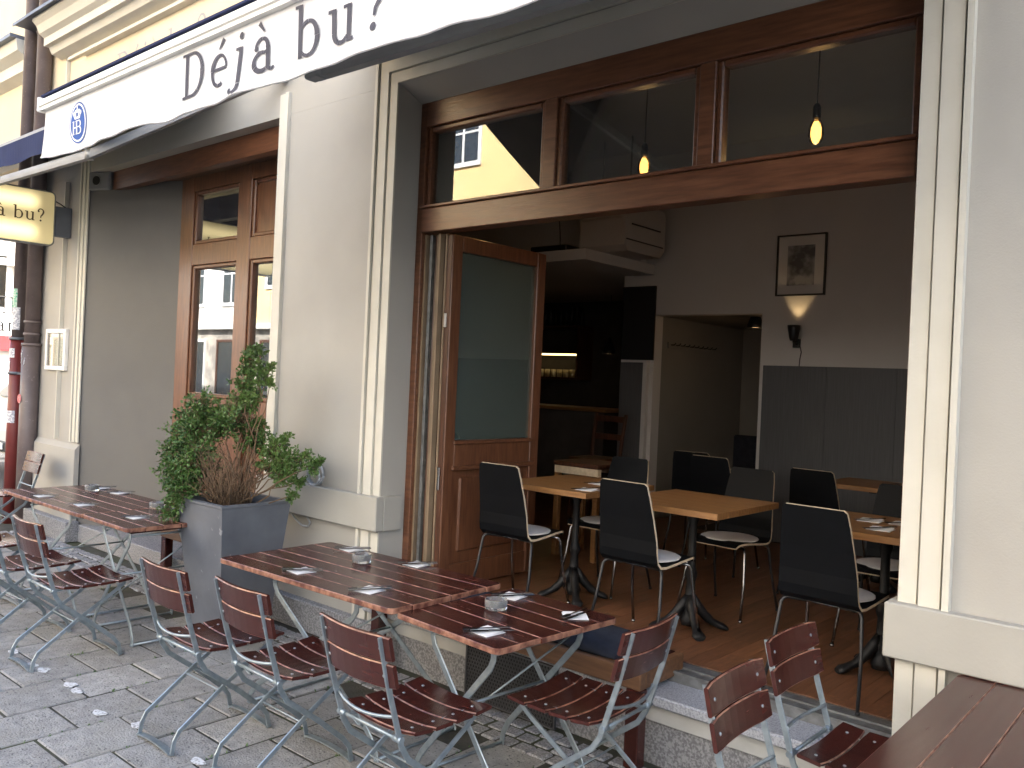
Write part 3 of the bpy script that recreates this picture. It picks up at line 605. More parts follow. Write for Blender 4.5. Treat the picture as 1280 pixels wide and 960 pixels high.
nv = thing('navy_awning', 'dark navy awning with grey folding arm over the left recess, behind the white awning', 'awning', (0, 0, 0))
NX0, NX1 = -10.2, -6.15
m = MB(); g = []; n = 16
for s_ in (0, 1):
    for i in range(n+1):
        t = i/n
        for x in (NX0, NX1): g.append((x, 2.62+.96*t, 3.575+.52*t-.03*math.sin(math.pi*t)-s_*.002))
q = 2*(n+1); fs = []
for i in range(n): fs.append((2*i, 2*i+1, 2*i+3, 2*i+2)); fs.append((q+2*i, q+2*i+2, q+2*i+3, q+2*i+1))
m.add(g, fs, smooth=True); m.build('canopy', 'navy_fabric', nv)
m = MB(); m.box(NX0, NX1, 2.60, 2.64, 3.555, 3.60, .006, mb=0); m.build('front_bar', 'tub', nv)
m = MB(); g = []; n = 80
for s_ in (0, 1):
    for i in range(n+1):
        x = NX0+(NX1-NX0)*i/n
        for z in (3.57, 3.385+.008*math.sin(9*x)): g.append((x, 2.597+.0+s_*.0018+(.01*math.sin(8*x) if z < 3.5 else 0), z))
q = 2*(n+1); fs = []
for i in range(n): fs.append((2*i, 2*i+1, 2*i+3, 2*i+2)); fs.append((q+2*i, q+2*i+2, q+2*i+3, q+2*i+1))
m.add(g, fs); m.build('valance', 'navy_fabric', nv)
MB().box(NX0, NX1, 3.50, 3.60, 4.05, 4.15, .01, mb=0).build('wall_case', 'tub', nv)
e_ = Vector((-6.564, 2.68, 3.300))
am = MB(); am.bar([(-8.9, 2.60, 3.285), e_+Vector((-.03, 0, 0))], (0, 0, 1), .05, .06); am.build('arm', 'tub', nv)
am = MB(); am.bar([e_+Vector((.03, 0, .003)), (-5.47, 3.53, 3.93)], (0, 0, 1), .05, .065); am.build('arm', 'tub', nv)
am = MB(); am.tube([e_+Vector((0, 0, -.036)), e_+Vector((0, 0, .04))], .034, 12); am.build('elbow', 'steel_dark', nv)
am = MB(); am.box(-5.53, -5.42, 3.50, 3.575, 3.88, 4.0, .01, mb=0); am.bar([(-8.9, 2.60, 3.30), (-8.95, 2.62, 3.56)], (0, 1, 0), .04, .04); am.build('shoulder', 'tub', nv)

# ------------------------------------------------------------------ wall furniture at the left pier
sg = thing('hanging_sign', 'glowing cream lightbox sign with dark lettering projecting from the left pier', 'sign', (-9.16, 3.44, 2.94))
def rrect(y0, y1, z0, z1, rr, n=5):
    p = []
    for cy_, cz_, a0 in ((y1-rr, z1-rr, 0), (y0+rr, z1-rr, 90), (y0+rr, z0+rr, 180), (y1-rr, z0+rr, 270)):
        p += [(cy_+rr*math.cos(R(a0+90*k/n)), cz_+rr*math.sin(R(a0+90*k/n))) for k in range(n+1)]
    return p
MB().prism(rrect(-1.25, -.005, -.03, .515, .05), 'x', -.09, .0).build('case', 'steel_dark', sg)
MB().prism(rrect(-1.235, -.02, -.015, .50, .04), 'x', .0005, .006).build('face', 'sign_face', sg)
text_mesh('Déjà bu?', lambda x, z, o: (.0062+o, -.83+x, .20+z), .178, 'lettering', mat('brown_print', (.09, .05, .02), rough=.6), sg, space=.16)
m = MB(); m.box(-.085, -.005, .0, .155, .08, .38, .004, mb=0); m.build('wall_bracket', 'flash', sg)
MB().tube([(-.03, .0, .43), (-.03, .05, .41), (-.03, .1, .382)], .006, 6).build('cable', 'cable_dark', sg)

mc = thing('menu_case', 'white framed display case with a pale menu sheet on the left pier', 'display case', (-9.61, 3.60, 1.67))
m = MB(); w_, h_ = .50, .425
m.box(0, w_, -.04, -.001, 0, .045, .004, mb=0); m.box(0, w_, -.04, -.001, h_-.045, h_, .004, mb=0); m.box(0, .045, -.04, -.001, .045, h_-.045, .004, mb=0); m.box(w_-.045, w_, -.04, -.001, .045, h_-.045, .004, mb=0)
m.build('frame', 'white_metal', mc); MB().box(.04, w_-.04, -.02, -.0015, .04, h_-.04).build('back', 'bench_wood', mc)
MB().box(.075, w_-.05, -.025, -.022, .05, h_-.055).build('menu_sheet', 'paper_menu', mc); MB().box(.04, w_-.04, -.033, -.031, .04, h_-.04).build('pane', 'case_glass', mc)

pp = thing('brown_drainpipe', 'tall dark brown drainpipe nearer the pier, with a wider lower section', 'drainpipe', (-9.80, 3.52, 0))
MB().tube([(-.06, 0, 1.9), (-.06, 0, 14.5)], .075, 16).build('upper_pipe', 'pipe', pp); MB().tube([(-.06, 0, 0), (-.06, 0, 1.93)], .092, 16).build('lower_pipe', 'pipe', pp)
for z in (1.91, 2.02, 2.15, 4.1, 5.22): MB().tube([(-.06, 0, z), (-.06, 0, z+.03)], .10 if z < 2 else .086, 16).build('collar', 'pipe', pp)
MB().tube([(-.075, -.0925, 1.35), (-.075, -.096, 1.35)], .05, 14).build('sticker', 'sticker_red', pp)
m = MB()
for k in range(14): z = 1.68+random.uniform(0, .16); a = -1.9+random.uniform(-.5, .9); m.tube([(-.06+.0935*math.cos(a), .0935*math.sin(a), z), (-.06+.0935*math.cos(a+.15), .0935*math.sin(a+.15), z+random.uniform(.02, .07))], .003, 4)
m.build('scrawl', 'sticker', pp)
p2 = thing('red_drainpipe', 'drainpipe at the building corner, dark above and red in its lower half, with stickers', 'drainpipe', (-10.08, 3.47, 0))
MB().tube([(-.03, 0, 1.99), (-.03, 0, 14.5)], .066, 16).build('upper_pipe', 'pipe', p2); MB().tube([(-.03, 0, 0), (-.03, 0, 1.99)], .074, 16).build('lower_pipe', 'pipe_red', p2)
for z, rr in ((1.97, .088), (1.60, .085), (4.1, .08)): MB().tube([(-.03, 0, z), (-.03, 0, z+.03)], rr, 16).build('collar', 'flash', p2)
MB().box(.03, .24, -.02, .0, 1.602, 1.622).build('strap', 'flash', p2)
def sticker(z, h, a0, a1, mm, rr):
    n = 6; MB().loft([[(-.03+(rr+k)*math.cos(R(a0+(a1-a0)*i/n)), (rr+k)*math.sin(R(a0+(a1-a0)*i/n)), z_) for k, z_ in ((.0, z), (.0015, z), (.0015, z+h), (.0, z+h))] for i in range(n+1)]).build('sticker', mm, p2)
sticker(1.78, .10, -110, -40, 'sticker', .0745); sticker(1.65, .09, -125, -80, 'sticker', .0745); sticker(2.08, .24, -95, -10, 'sticker', .0665); sticker(2.32, .2, -100, -40, 'sticker_green', .0665); sticker(1.08, .13, -110, -20, 'sticker', .0745)

# ------------------------------------------------------------------ planter and shrub
pot = thing('planter', 'tall tapered grey planter between the two rows of tables', 'planter', (-5.05, 3.08, 0), R(2))
def sq(h, z): return [(-h, -h, z), (h, -h, z), (h, h, z), (-h, h, z)]
m = MB(); m.loft([sq(.17, 0), sq(.255, .90), sq(.262, .905), sq(.262, .92), sq(.225, .92), sq(.215, .86)], cap=True); m.build('tub', 'pot', pot)
MB().box(-.214, .214, -.214, .214, .84, .868).build('soil', 'soil', pot)
sh = thing('box_shrub', 'leafy green box shrub with bare brown twigs in its middle, growing in the grey planter', 'shrub', (-5.05, 3.08, .868))
rnd = random.Random(3)
# clumps: x, y, z relative to the soil, radius, leaf count
cl = [(-.36, -.14, .40, .21, 430), (-.40, -.2, .24, .18, 400), (-.27, -.12, .62, .15, 260), (-.40, -.1, .54, .13, 220), (-.2, -.22, .24, .16, 240), (-.16, -.28, .10, .12, 180), (-.46, -.12, .42, .12, 180), (.0, -.1, .56, .12, 150), (-.30, -.05, .20, .19, 300), (-.22, -.16, .48, .17, 300), (-.42, -.05, .30, .15, 220), (-.33, -.20, .05, .15, 260), (-.28, -.27, -.05, .10, 150), (-.15, .0, .58, .16, 240), (-.30, .05, .52, .15, 200), (-.12, -.2, .36, .14, 200),
      (-.02, .02, .66, .12, 160), (.00, .05, .78, .11, 150), (.02, .06, .92, .10, 140), (.04, .07, 1.03, .075, 90), (.10, .08, .86, .09, 100), (.16, .12, .92, .05, 40), (.19, .10, .80, .05, 40), (.07, .05, .70, .09, 100),
      (.10, .12, .42, .11, 130), (.05, .08, .50, .10, 110), (-.06, .1, .44, .12, 120), (.22, .14, .36, .12, 170), (.32, .17, .32, .11, 170), (.42, .2, .34, .09, 110), (.52, .24, .30, .065, 70), (.30, .16, .46, .055, 60), (.30, .14, .22, .10, 120), (.40, .2, .20, .07, 70), (.12, .15, .28, .09, 90), (.36, .2, .10, .05, 40), (.56, .26, .34, .035, 24), (.10, .10, .56, .05, 50), (-.45, -.1, .48, .07, 70), (-.47, -.02, .16, .06, 50), (-.2, -.25, .16, .12, 130)]
wood_ = MB(); lf = MB()
def branch(p0, p1, r0, r1, wob=.03, n=6):
    p0, p1 = Vector(p0), Vector(p1); pts = []
    for i in range(n+1):
        t = i/n; p = p0.lerp(p1, t); k = math.sin(math.pi*t)
        pts.append(p+Vector((rnd.gauss(0, wob), rnd.gauss(0, wob), rnd.gauss(0, wob*.5)))*k)
    wood_.tube(pts, [r0+(r1-r0)*i/n for i in range(n+1)], 5)
for (x, y, z, rr, cnt) in cl:
    c = Vector((x, y, z)); root = Vector((rnd.uniform(-.1, .1), rnd.uniform(-.1, .08), -.02))
    branch(root, c, .007, .003)
    cnt = int(cnt*3.4)
    for s_ in range(max(3, cnt//14)):
        while True:
            dd = Vector((rnd.uniform(-1, 1), rnd.uniform(-1, 1), rnd.uniform(-1, 1)))
            if dd.length < 1: break
        tip = c+dd*rr*(1.12 if rnd.random() < .25 else 1); base = c+dd*rr*.15
        wood_.tube([base, (base+tip)/2+Vector((0, 0, .008)), tip], [.002, .0015, .001], 4)
        ax = (tip-base).normalized() if (tip-base).length > .001 else Vector((0, 0, 1))
        for k in range(14):
            t = rnd.uniform(.3, 1.05); p = base.lerp(tip, t)
            o = Vector((rnd.gauss(0, 1), rnd.gauss(0, 1), rnd.gauss(.3, 1))).normalized(); ld = (ax*.6+o).normalized(); sd = ld.cross(Vector((rnd.gauss(0, 1), rnd.gauss(0, 1), rnd.gauss(0, 1)))).normalized(); nn = ld.cross(sd)
            L_ = rnd.uniform(.016, .030); ww = L_*rnd.uniform(.28, .38); q0 = p+o*rnd.uniform(.0, .012)
            lf.add([q0, q0+ld*L_*.45+sd*ww+nn*.002, q0+ld*L_, q0+ld*L_*.45-sd*ww+nn*.002, q0+ld*L_*.5-nn*.001], [(0, 1, 4), (1, 2, 4), (2, 3, 4), (3, 0, 4)])
lf.build('foliage', 'leaf', sh, kind='stuff')
wood_.build('branches', 'twig', sh)
tw = MB()
for k in range(105):                                          # dry twig fan in the middle
    b0 = Vector((rnd.uniform(-.01, .18), rnd.uniform(-.16, .02), 0)); a = rnd.gauss(.05, .42); L_ = rnd.uniform(.18, .42)
    tip = b0+Vector((math.sin(a)*L_, rnd.gauss(-.06, .08), math.cos(a)*L_)); mid = (b0+tip)/2+Vector((rnd.gauss(0, .025), rnd.gauss(0, .02), 0))
    tw.tube([b0, mid, tip], [.0032, .0024, .001], 4)
    for _ in range(3):
        t = rnd.uniform(.4, .95); q0 = mid.lerp(tip, t); q1 = q0+Vector((rnd.gauss(0, .04), rnd.gauss(0, .04), rnd.uniform(.02, .09))); tw.tube([q0, q1], [.0015, .0007], 3)
for k in range(40):
    b0 = Vector((rnd.uniform(-.08, .02), rnd.uniform(-.05, .05), .55)); tip = b0+Vector((rnd.gauss(-.02, .05), rnd.gauss(0, .05), rnd.uniform(.08, .24))); tw.tube([b0, (b0+tip)/2+Vector((rnd.gauss(0, .01), 0, 0)), tip], [.003, .002, .001], 4)
tw.build('dry_twigs', 'twig', sh, kind='stuff')
# coil on the wall band, cable under it
cb = thing('cable_coil', 'silver coiled cable resting on the wall band behind the shrub', 'cable', (-4.86, 3.567, 1.002))
m = MB()
for k, (rr, o) in enumerate(((.075, 0), (.066, .012), (.056, -.01))): m.tube([(rr*math.cos(2*math.pi*i/28)*1.25, o+.003*math.sin(5*i), rr+rr*math.sin(2*math.pi*i/28)) for i in range(29)], .008, 6)
m.build('coil', 'cable', cb)
tag(MB().tube([(-5.12, 3.57, .775), (-5.08, 3.575, .74), (-5.0, 3.58, .70), (-4.93, 3.58, .705), (-4.90, 3.575, .735), (-4.93, 3.57, .77)], .007, 6).build('loose_cable', 'cable'), 'thin grey cable loop hanging below the wall band beside the planter', 'cable')

# ------------------------------------------------------------------ folding chairs (origin on the ground, facing +Y)
def slat(L, Wd, T, sag, plane):                               # long axis X; plane 'seat': sags down, 'back': bows backwards
    rings = []; n = 8; c = min(.004, T*.3)
    for i in range(n+1):
        t = -1+2*i/n; x = t*L/2; e = 1 if abs(t) < .99 else .90; k = sag*(t*t-1)
        hw, ht = Wd/2*e, T/2*e
        sec = [(-hw+c, -ht), (hw-c, -ht), (hw, -ht+c), (hw, ht-c), (hw-c, ht), (-hw+c, ht), (-hw, ht-c), (-hw, -ht+c)]
        rings.append([(x, a, b+k) if plane == 'seat' else (x, b+k, a) for a, b in sec])
    xa = rings[0]; xb = rings[-1]
    rings = [[(p[0]-.003, p[1], p[2]) for p in xa]] + rings + [[(p[0]+.003, p[1], p[2]) for p in xb]]
    m = MB(); m.loft(rings, 0, cap=True, sides=[0, 1, 0, 1, 0, 1, 0, 1])
    return m
ch = thing('folding_chair', '-', 'chair', group='slatted folding chairs on the pavement')
SX = .178
seat_me = slat(.425, .1005, .016, .018, 'seat').mesh('slat', ['maroon', 'maroon_edge']); back_me = slat(.42, .101, .017, .024, 'back').mesh('slat', ['maroon', 'maroon_edge'])
riv = MB().lathe([(.0, .003), (.004, .0026), (.0065, .001), (.0065, -.004)], 8).mesh('rivet', 'steel')
for i in range(4):
    s_ = put('seat_slat', seat_me, ch, (0, -.068+.1045*i, .458+(.004, .0, .001, .006)[i]), (R((-6, 0, 2, 6)[i]), 0, 0))
    for sx in (-1, 1): put('rivet', riv, s_, (sx*.15, 0, .0075+.016*(.714**2-1)))
lean = R(-13)
for z, y in ((.800, -.247), (.697, -.223)):
    s_ = put('back_slat', back_me, ch, (0, y+.012, z), (lean*-1, 0, 0))
    for sx in (-1, 1):
        for f_, rx in ((.0085, -90), (-.0085, 90)): put('rivet', riv, s_, (sx*.165, f_+.024*(.795**2-1), 0), (R(rx), 0, 0))
side1 = [(-.262, .842), (-.252, .80), (-.205, .62), (-.158, .47), (-.140, .415), (-.105, .36), (.06, .235), (.20, .115), (.235, .07), (.25, .0)]
side2 = [(-.245, .0), (-.235, .06), (-.215, .10), (.02, .27), (.20, .385), (.262, .43)]
for sx in (-1, 1):
    m = MB(); m.bar([(sx*SX, y, z) for y, z in side1], (1, 0, 0), .024, .009); m.build('back_post', 'steel', ch)
    m = MB(); m.bar([(sx*(SX-.022), y, z) for y, z in side2], (1, 0, 0), .022, .009); m.build('leg', 'steel', ch)
m = MB(); m.tube([(SX*t, -.168-.035*(1-t*t), .535-.018*(1-t*t)) for t in [x/6 for x in range(-6, 7)]], .007, 8); m.build('back_rod', 'steel', ch)
m = MB(); m.tube([(-SX-.012, -.152, .447), (SX+.012, -.152, .447)], .008, 8); m.tube([(-SX-.014, -.152, .447), (-SX+.03, -.152, .447)], .013, 8); m.tube([(SX-.03, -.152, .447), (SX+.014, -.152, .447)], .013, 8)
m.tube([(-.10, -.15, .44), (-.10, -.13, .415), (-.07, -.13, .415), (-.07, -.15, .44)], .004, 6); m.build('pivot_rod', 'steel', ch)
m = MB()
for sx in (-1, 1): m.bar([(sx*(SX-.035), -.15, .443), (sx*(SX-.035), .29, .452)], (1, 0, 0), .016, .006)
m.tube([(-SX+.03, .275, .43), (SX-.03, .275, .43)], .006, 6); m.build('seat_frame', 'steel', ch)
MB().bar([(SX*t, .25, .008+.012*(1-t*t)) for t in [x/6 for x in range(-6, 7)]], (0, 1, 0), .008, .030).build('foot_bar', 'steel', ch); MB().bar([((SX-.022)*t, -.247, .008+.012*(1-t*t)) for t in [x/6 for x in range(-6, 7)]], (0, 1, 0), .008, .030).build('foot_bar', 'steel', ch)
MB().tube([(-SX, .045, .247), (SX, .045, .247)], .005, 6).build('cross_rod', 'steel', ch); MB().tube([(-SX+.02, -.02, .245), (SX-.02, -.02, .245)], .004, 6).build('cross_rod', 'steel', ch)
tr = tree_of(ch)
spots = [((-3.825, 2.22), 0, 'slatted folding chair beside the planter, its back in front of the tub'),
 ((-3.26, 2.285), -1.5, 'slatted folding chair at the long nearer table, between two other chairs'),
 ((-2.49, 2.285), -2, 'slatted folding chair with its back before the seam of the two nearer tables'),
 ((-2.02, 2.93), 93, 'slatted folding chair at the free end of the small table, before the wall bench'),
 ((-5.34, 2.17), 0, 'slatted folding chair tucked under the far table, its whole back in view'),
 ((-5.97, 2.12), 2, 'slatted folding chair at the far table, cut by the left edge of the photo'),
 ((-6.75, 2.10), 3, 'slatted folding chair at the left end of the far table, farthest left'),
 ((-9.15, 3.10), 178, 'slatted folding chair standing against the left pier, facing the street'),
 ((-1.03, 2.66), -88, 'slatted folding chair at the right-hand table, the nearer of the two there'),
 ((-1.10, 3.27), -91, 'slatted folding chair at the right-hand table, next to the threshold slab')]
for i, ((x, y), a, lab) in enumerate(spots):
    if i == 0: ch.location = (x, y, .004); ch.rotation_euler = (0, 0, R(a)); ch['label'] = lab
    else: dup(ch, tr, (x, y, .004), R(a), lab)

# ------------------------------------------------------------------ folding tables (long axis X)
def folding_table(loc, rz, L, Wd, lab, st, sf, seed):
    t = thing('folding_table', lab, 'table', loc, rz, 'slatted folding tables on the pavement'); rr = random.Random(seed)
    n = 6; pw = Wd/n
    for i in range(n):
        m = MB(); y0_ = -Wd/2+i*pw+.0008; y1_ = y0_+pw-.0016; dx = rr.uniform(-.004, .004)
        xa, xb, zt = -L/2+dx, L/2+dx, .758+rr.uniform(-.0008, .0008); cr_ = .03
        ca = [(xa, y0_+cr_), (xa+cr_*.13, y0_+cr_*.5), (xa+cr_*.5, y0_+cr_*.13), (xa+cr_, y0_)] if i == 0 else [(xa, y0_)]
        cb_ = [(xb-cr_, y0_), (xb-cr_*.5, y0_+cr_*.13), (xb-cr_*.13, y0_+cr_*.5), (xb, y0_+cr_)] if i == 0 else [(xb, y0_)]
        cd = [(xb, y1_-cr_), (xb-cr_*.13, y1_-cr_*.5), (xb-cr_*.5, y1_-cr_*.13), (xb-cr_, y1_)] if i == n-1 else [(xb, y1_)]
        ce = [(xa+cr_, y1_), (xa+cr_*.5, y1_-cr_*.13), (xa+cr_*.13, y1_-cr_*.5), (xa, y1_-cr_)] if i == n-1 else [(xa, y1_)]
        pl = ca+cb_+cd+ce; mx_, my_ = (xa+xb)/2, (y0_+y1_)/2; hx, hy = (xb-xa)/2, (y1_-y0_)/2
        def inset(e): return [(mx_+(p[0]-mx_)*(1-e/hx), my_+(p[1]-my_)*(1-e/hy)) for p in pl]
        out = i in (0, n-1)
        m.loft([[(*p, .732) for p in inset(.003)], [(*p, .735) for p in pl], [(*p, zt-.0032) for p in pl]], 0, sides=[1 if (out or k in (len(pl)-1, len(ca)+len(cb_)-1)) else 0 for k in range(len(pl))])
        m.loft([[(*p, zt-.0032) for p in pl], [(*p, zt) for p in inset(.0030)]], 0, sides=[1]*len(pl)); m.build('plank', ['maroon', 'maroon_edge'], t)
    m = MB()
    for x in (-L/2+.09, L/2-.09, 0): m.box(x-.03, x+.03, -Wd/2+.05, Wd/2-.05, .712, .7315, .004, mb=0)
    m.build('batten', 'maroon', t)
    for s_, yo in ((1, .27), (-1, .27), (1, -.27), (-1, -.27)):
        y = yo-.012*(s_ > 0)*(1 if yo > 0 else -1)
        p = [(-s_*st, y, .712), (-s_*st, y, .66), (-s_*st*.92, y, .62)]; k = .62/(1.0); p += [(s_*sf*.86, y, .12), (s_*sf*.97, y, .06), (s_*sf, y, 0)]
        m = MB(); m.bar(p, (0, 1, 0), .03, .008); m.build('leg', 'steel', t)
    m = MB()
    for s_ in (1, -1):
        m.tube([(s_*sf, -.27, .01), (s_*sf, .27, .01)], .008, 6); m.tube([(s_*st, -.27, .68), (s_*st, .27, .68)], .007, 6)
    zc = .12+.5*(sf*.86/(sf*.86+st*.92)); m.tube([(0, -.285, zc), (0, .285, zc)], .007, 6); m.tube([(-sf*.8, -.25, .16), (st*.8, .25, .66)], .005, 6); m.build('cross_rod', 'steel', t)
    return t
folding_table((-3.50, 2.855, 0), R(1.6), 1.36, .75, 'long slatted maroon table beside the planter, set with four napkins and one ashtray', .33, .50, 1)
ft = folding_table((-2.485, 2.895, 0), R(-4.2), .655, .76, 'small square slatted maroon table pushed against the long one, under the open front', .20, .27, 2); ft.scale = (1, 1, .970)
folding_table((-6.575, 2.79, 0), R(.3), 1.385, .70, 'long slatted maroon table in front of the left recess, farthest from the camera', .36, .48, 3)
folding_table((-5.535, 2.80, .002), R(-.5), .67, .70, 'small slatted maroon table partly hidden by the shrub', .2, .27, 4)
folding_table((-.425, 2.86, 0), R(90.5), 1.40, .76, 'large slatted maroon table filling the lower right corner of the photo', .33, .50, 5)

# ------------------------------------------------------------------ napkins, cutlery and ashtrays
nap_me = []
for k in range(3):
    m = MB(); m.box(-.055, .055, -.055, .055, 0, .002); m.add([(-.055, -.055, .0022), (.055, -.055, .0022), (.052, .050, .010), (-.052, .053, .007)], [(0, 1, 2, 3)]); nap_me.append(m.mesh('napkin', 'napkin'))
m = MB(); m.box(-.105, .0, -.009, .009, 0, .0025, .001, mb=0); m.prism([(.0, -.006), (.105, -.0045), (.105, .0045), (.0, .006)], 'z', 0, .004); knife_me = m.mesh('knife', 'cutlery')
m = MB(); m.prism([(.105, -.006), (.105, .006), (-.03, .003), (-.045, .011), (-.06, .011), (-.06, -.011), (-.045, -.011), (-.03, -.003)], 'z', 0, .003)
for y in (-.0092, -.0031, .0031, .0092): m.box(-.10, -.058, y-.0015, y+.0015, 0, .003)
fork_me = m.mesh('fork', 'cutlery')
TZ = .7595
sets = [(-3.639, 2.617, 'front left of the long table by the planter'), (-3.124, 2.635, 'front right of the long table by the planter'), (-3.915, 3.158, 'wall side left of the long table by the planter'), (-3.395, 3.185, 'wall side right of the long table by the planter'),
 (-2.366, 2.631, 'street side of the small table before the open front'), (-2.678, 3.145, 'wall side of the small table, left of its ashtray'), (-2.27, 3.108, 'far right corner of the small front table'),
 (-6.793, 2.556, 'front left of the farthest table'), (-6.247, 2.62, 'front right of the farthest table'), (-7.0, 3.07, 'wall side left of the farthest table'), (-6.67, 3.07, 'wall side right of the farthest table'), (-5.557, 2.679, 'front of the small table by the shrub'), (-5.75, 3.06, 'wall side of the small table by the shrub')]
for i, (x, y, wh) in enumerate(sets):
    zt = TZ-(.0225 if -2.85 < x < -2 else 0); a = R(random.uniform(-9, 9)+(38 if i == 6 else 0))
    tag(put('napkin', nap_me[i % 3], None, (x, y, zt), (0, 0, a)), 'folded white paper napkin at the '+wh, 'napkin', 'napkins on the outdoor tables')
    b_ = a+R(52+random.uniform(-8, 8))
    tag(put('knife', knife_me, None, (x+.018, y-.01, zt+.0105), (R(2), R(-1), b_)), 'knife on the napkin at the '+wh, 'knife', 'knives on the outdoor tables')
    tag(put('fork', fork_me, None, (x-.014, y+.012, zt+.0105), (R(2), R(-1), b_+R(random.uniform(-7, 7)))), 'fork on the napkin at the '+wh, 'fork', 'forks on the outdoor tables')
gl = bpy.data.materials.new('ashtray_glass'); t_, n_, l_ = nodes(gl); pb = n_['Principled BSDF']; pb.inputs['Transmission Weight'].default_value = .85; pb.inputs['Roughness'].default_value = .04; pb.inputs['IOR'].default_value = 1.5; pb.inputs['Base Color'].default_value = (.92, .95, .96, 1); K['ash_glass'] = gl
ash = MB().lathe([(.0, 0), (.048, 0), (.052, .004), (.053, .040), (.051, .046), (.043, .046), (.040, .014), (.0, .011)], 20).mesh('ashtray', 'ash_glass')
for x, y, wh in ((-3.618, 2.987, 'middle of the long table by the planter'), (-2.579, 2.921, 'middle of the small table before the open front'), (-6.90, 2.95, 'middle of the farthest table'), (-5.835, 2.95, 'middle of the small table by the shrub')):
    tag(put('ashtray', ash, None, (x, y, TZ+.0012-(.0225 if -2.85 < x < -2 else 0))), 'round clear glass ashtray in the '+wh, 'ashtray', 'glass ashtrays on the outdoor tables')

# ------------------------------------------------------------------ wall benches with navy cushions
def bench(x0, x1, y0, y1, zt, lab, lab2, cu0, cu1, legs):
    b = thing('wall_bench', lab, 'bench', (x0, y0, 0)); L = x1-x0; D = y1-y0
    m = MB(); m.box(0, L, 0, .05, zt-.10, zt, .006, mb=0); m.box(L-.045, L, .0505, D, zt-.10, zt-.001, .006, mb=0); m.box(0, .045, .0505, D, zt-.10, zt-.001, .006, mb=0); m.build('frame', 'bench_wood', b)
    m = MB(); m.box(.046, L-.046, .0505, D, zt-.03, zt-.003, .004, mb=0); m.build('seat_board', 'maroon', b)
    for lx in legs: m = MB(); m.box(lx, lx+.075, .004, .074, 0, zt-.1005, .005, mb=0); m.build('leg', 'maroon', b)
    c = MB(); n = 16; rings = []
    for i in range(n+1):
        t = i/n; x = cu0+(cu1-cu0)*t; e = min(1, math.sin(math.pi*min(t, 1-t)*6) if min(t, 1-t) < 1/12 else 1)*.6+.4
        h = .062*e; yy0, yy1 = y0+.012+(1-e)*.02, y1-.01-(1-e)*.02
        rings.append([(x, yy0+.012, zt), (x, yy0, zt+h*.35), (x, yy0+.012, zt+h*.8), (x, yy0+.05, zt+h), (x, (yy0+yy1)/2, zt+h*1.08), (x, yy1-.05, zt+h), (x, yy1, zt+h*.4), (x, yy1-.01, zt)])
    c.loft(rings, smooth=True); tag(c.build('cushion', 'navy'), lab2, 'cushion')
bench(-4.05, -2.10, 3.405, 3.80, .47, 'wooden wall bench standing in the open front behind the small table', 'long navy cushion on the bench in the open front', -4.0, -2.27, (.03, 1.87))
bench(-6.85, -5.56, 3.50, 3.86, .45, 'wooden wall bench in front of the left recess, partly hidden by the planter', 'navy cushion on the bench by the left recess', -6.6, -5.6, (.01, 1.2))

# ------------------------------------------------------------------ inside: chairs, tables, lamps
FL = .400
def cafe_chair():
    c = thing('cafe_chair', '-', 'chair', group='black shell chairs inside the cafe')
    prof = [(-.235, .86), (-.222, .80), (-.195, .68), (-.175, .57), (-.170, .50), (-.160, .455), (-.135, .432), (-.09, .428), (0, .437), (.10, .448), (.17, .452), (.205, .445), (.225, .425)]
    wd = [.150, .160, .172, .182, .186, .188, .190, .192, .196, .198, .194, .180, .165]
    rings = []
    for i, ((y, z), w2) in enumerate(zip(prof, wd)):
        a = prof[max(i-1, 0)]; b = prof[min(i+1, len(prof)-1)]; ty, tz = b[0]-a[0], b[1]-a[1]; q = math.hypot(ty, tz); ny, nz_ = -tz/q, ty/q; h = .0065
        rings.append([(-w2, y-ny*h, z-nz_*h), (w2, y-ny*h, z-nz_*h), (w2, y+ny*h, z+nz_*h), (-w2, y+ny*h, z+nz_*h)])
    r0 = rings[0]; top = [(p[0]*.90, p[1]-.003, p[2]+.012) for p in r0]
    m = MB(); m.loft([top]+rings, 1, cap=1, sides=[0, 1, 0, 1]); m.build('seat_shell', ['black_lam', 'ply'], c)
    m = MB(); m.lathe([(0, .0), (.165, .0), (.178, .004), (.178, .010), (.170, .014), (0, .015)], 24, at=(0, .02, .4455)); m.build('seat_pad', 'felt', c)
    for sx in (-1, 1):
        for sy, y0_, y1_ in ((-1, -.10, -.215), (1, .13, .235)):
            m = MB(); m.tube([(sx*.08, y0_, .418), (sx*.165, y0_+.01*sy, .418), (sx*.182, y0_+.02*sy, .412), (sx*.190, y0_+.03*sy, .395), (sx*.205, (y0_+y1_)/2, .22), (sx*.222, y1_, .006)], .0085, 8)
            m.tube([(sx*.222, y1_, .012), (sx*.2225, y1_, .0)], .011, 8); m.build('leg', 'leg_black' if sy < 0 else 'chrome', c)
    m = MB(); m.tube([(-.09, -.10, .418), (.09, -.10, .418)], .008, 6); m.tube([(-.09, .13, .418), (.09, .13, .418)], .008, 6); m.build('seat_frame', 'chrome', c); return c
cc = cafe_chair(); ct = tree_of(cc)
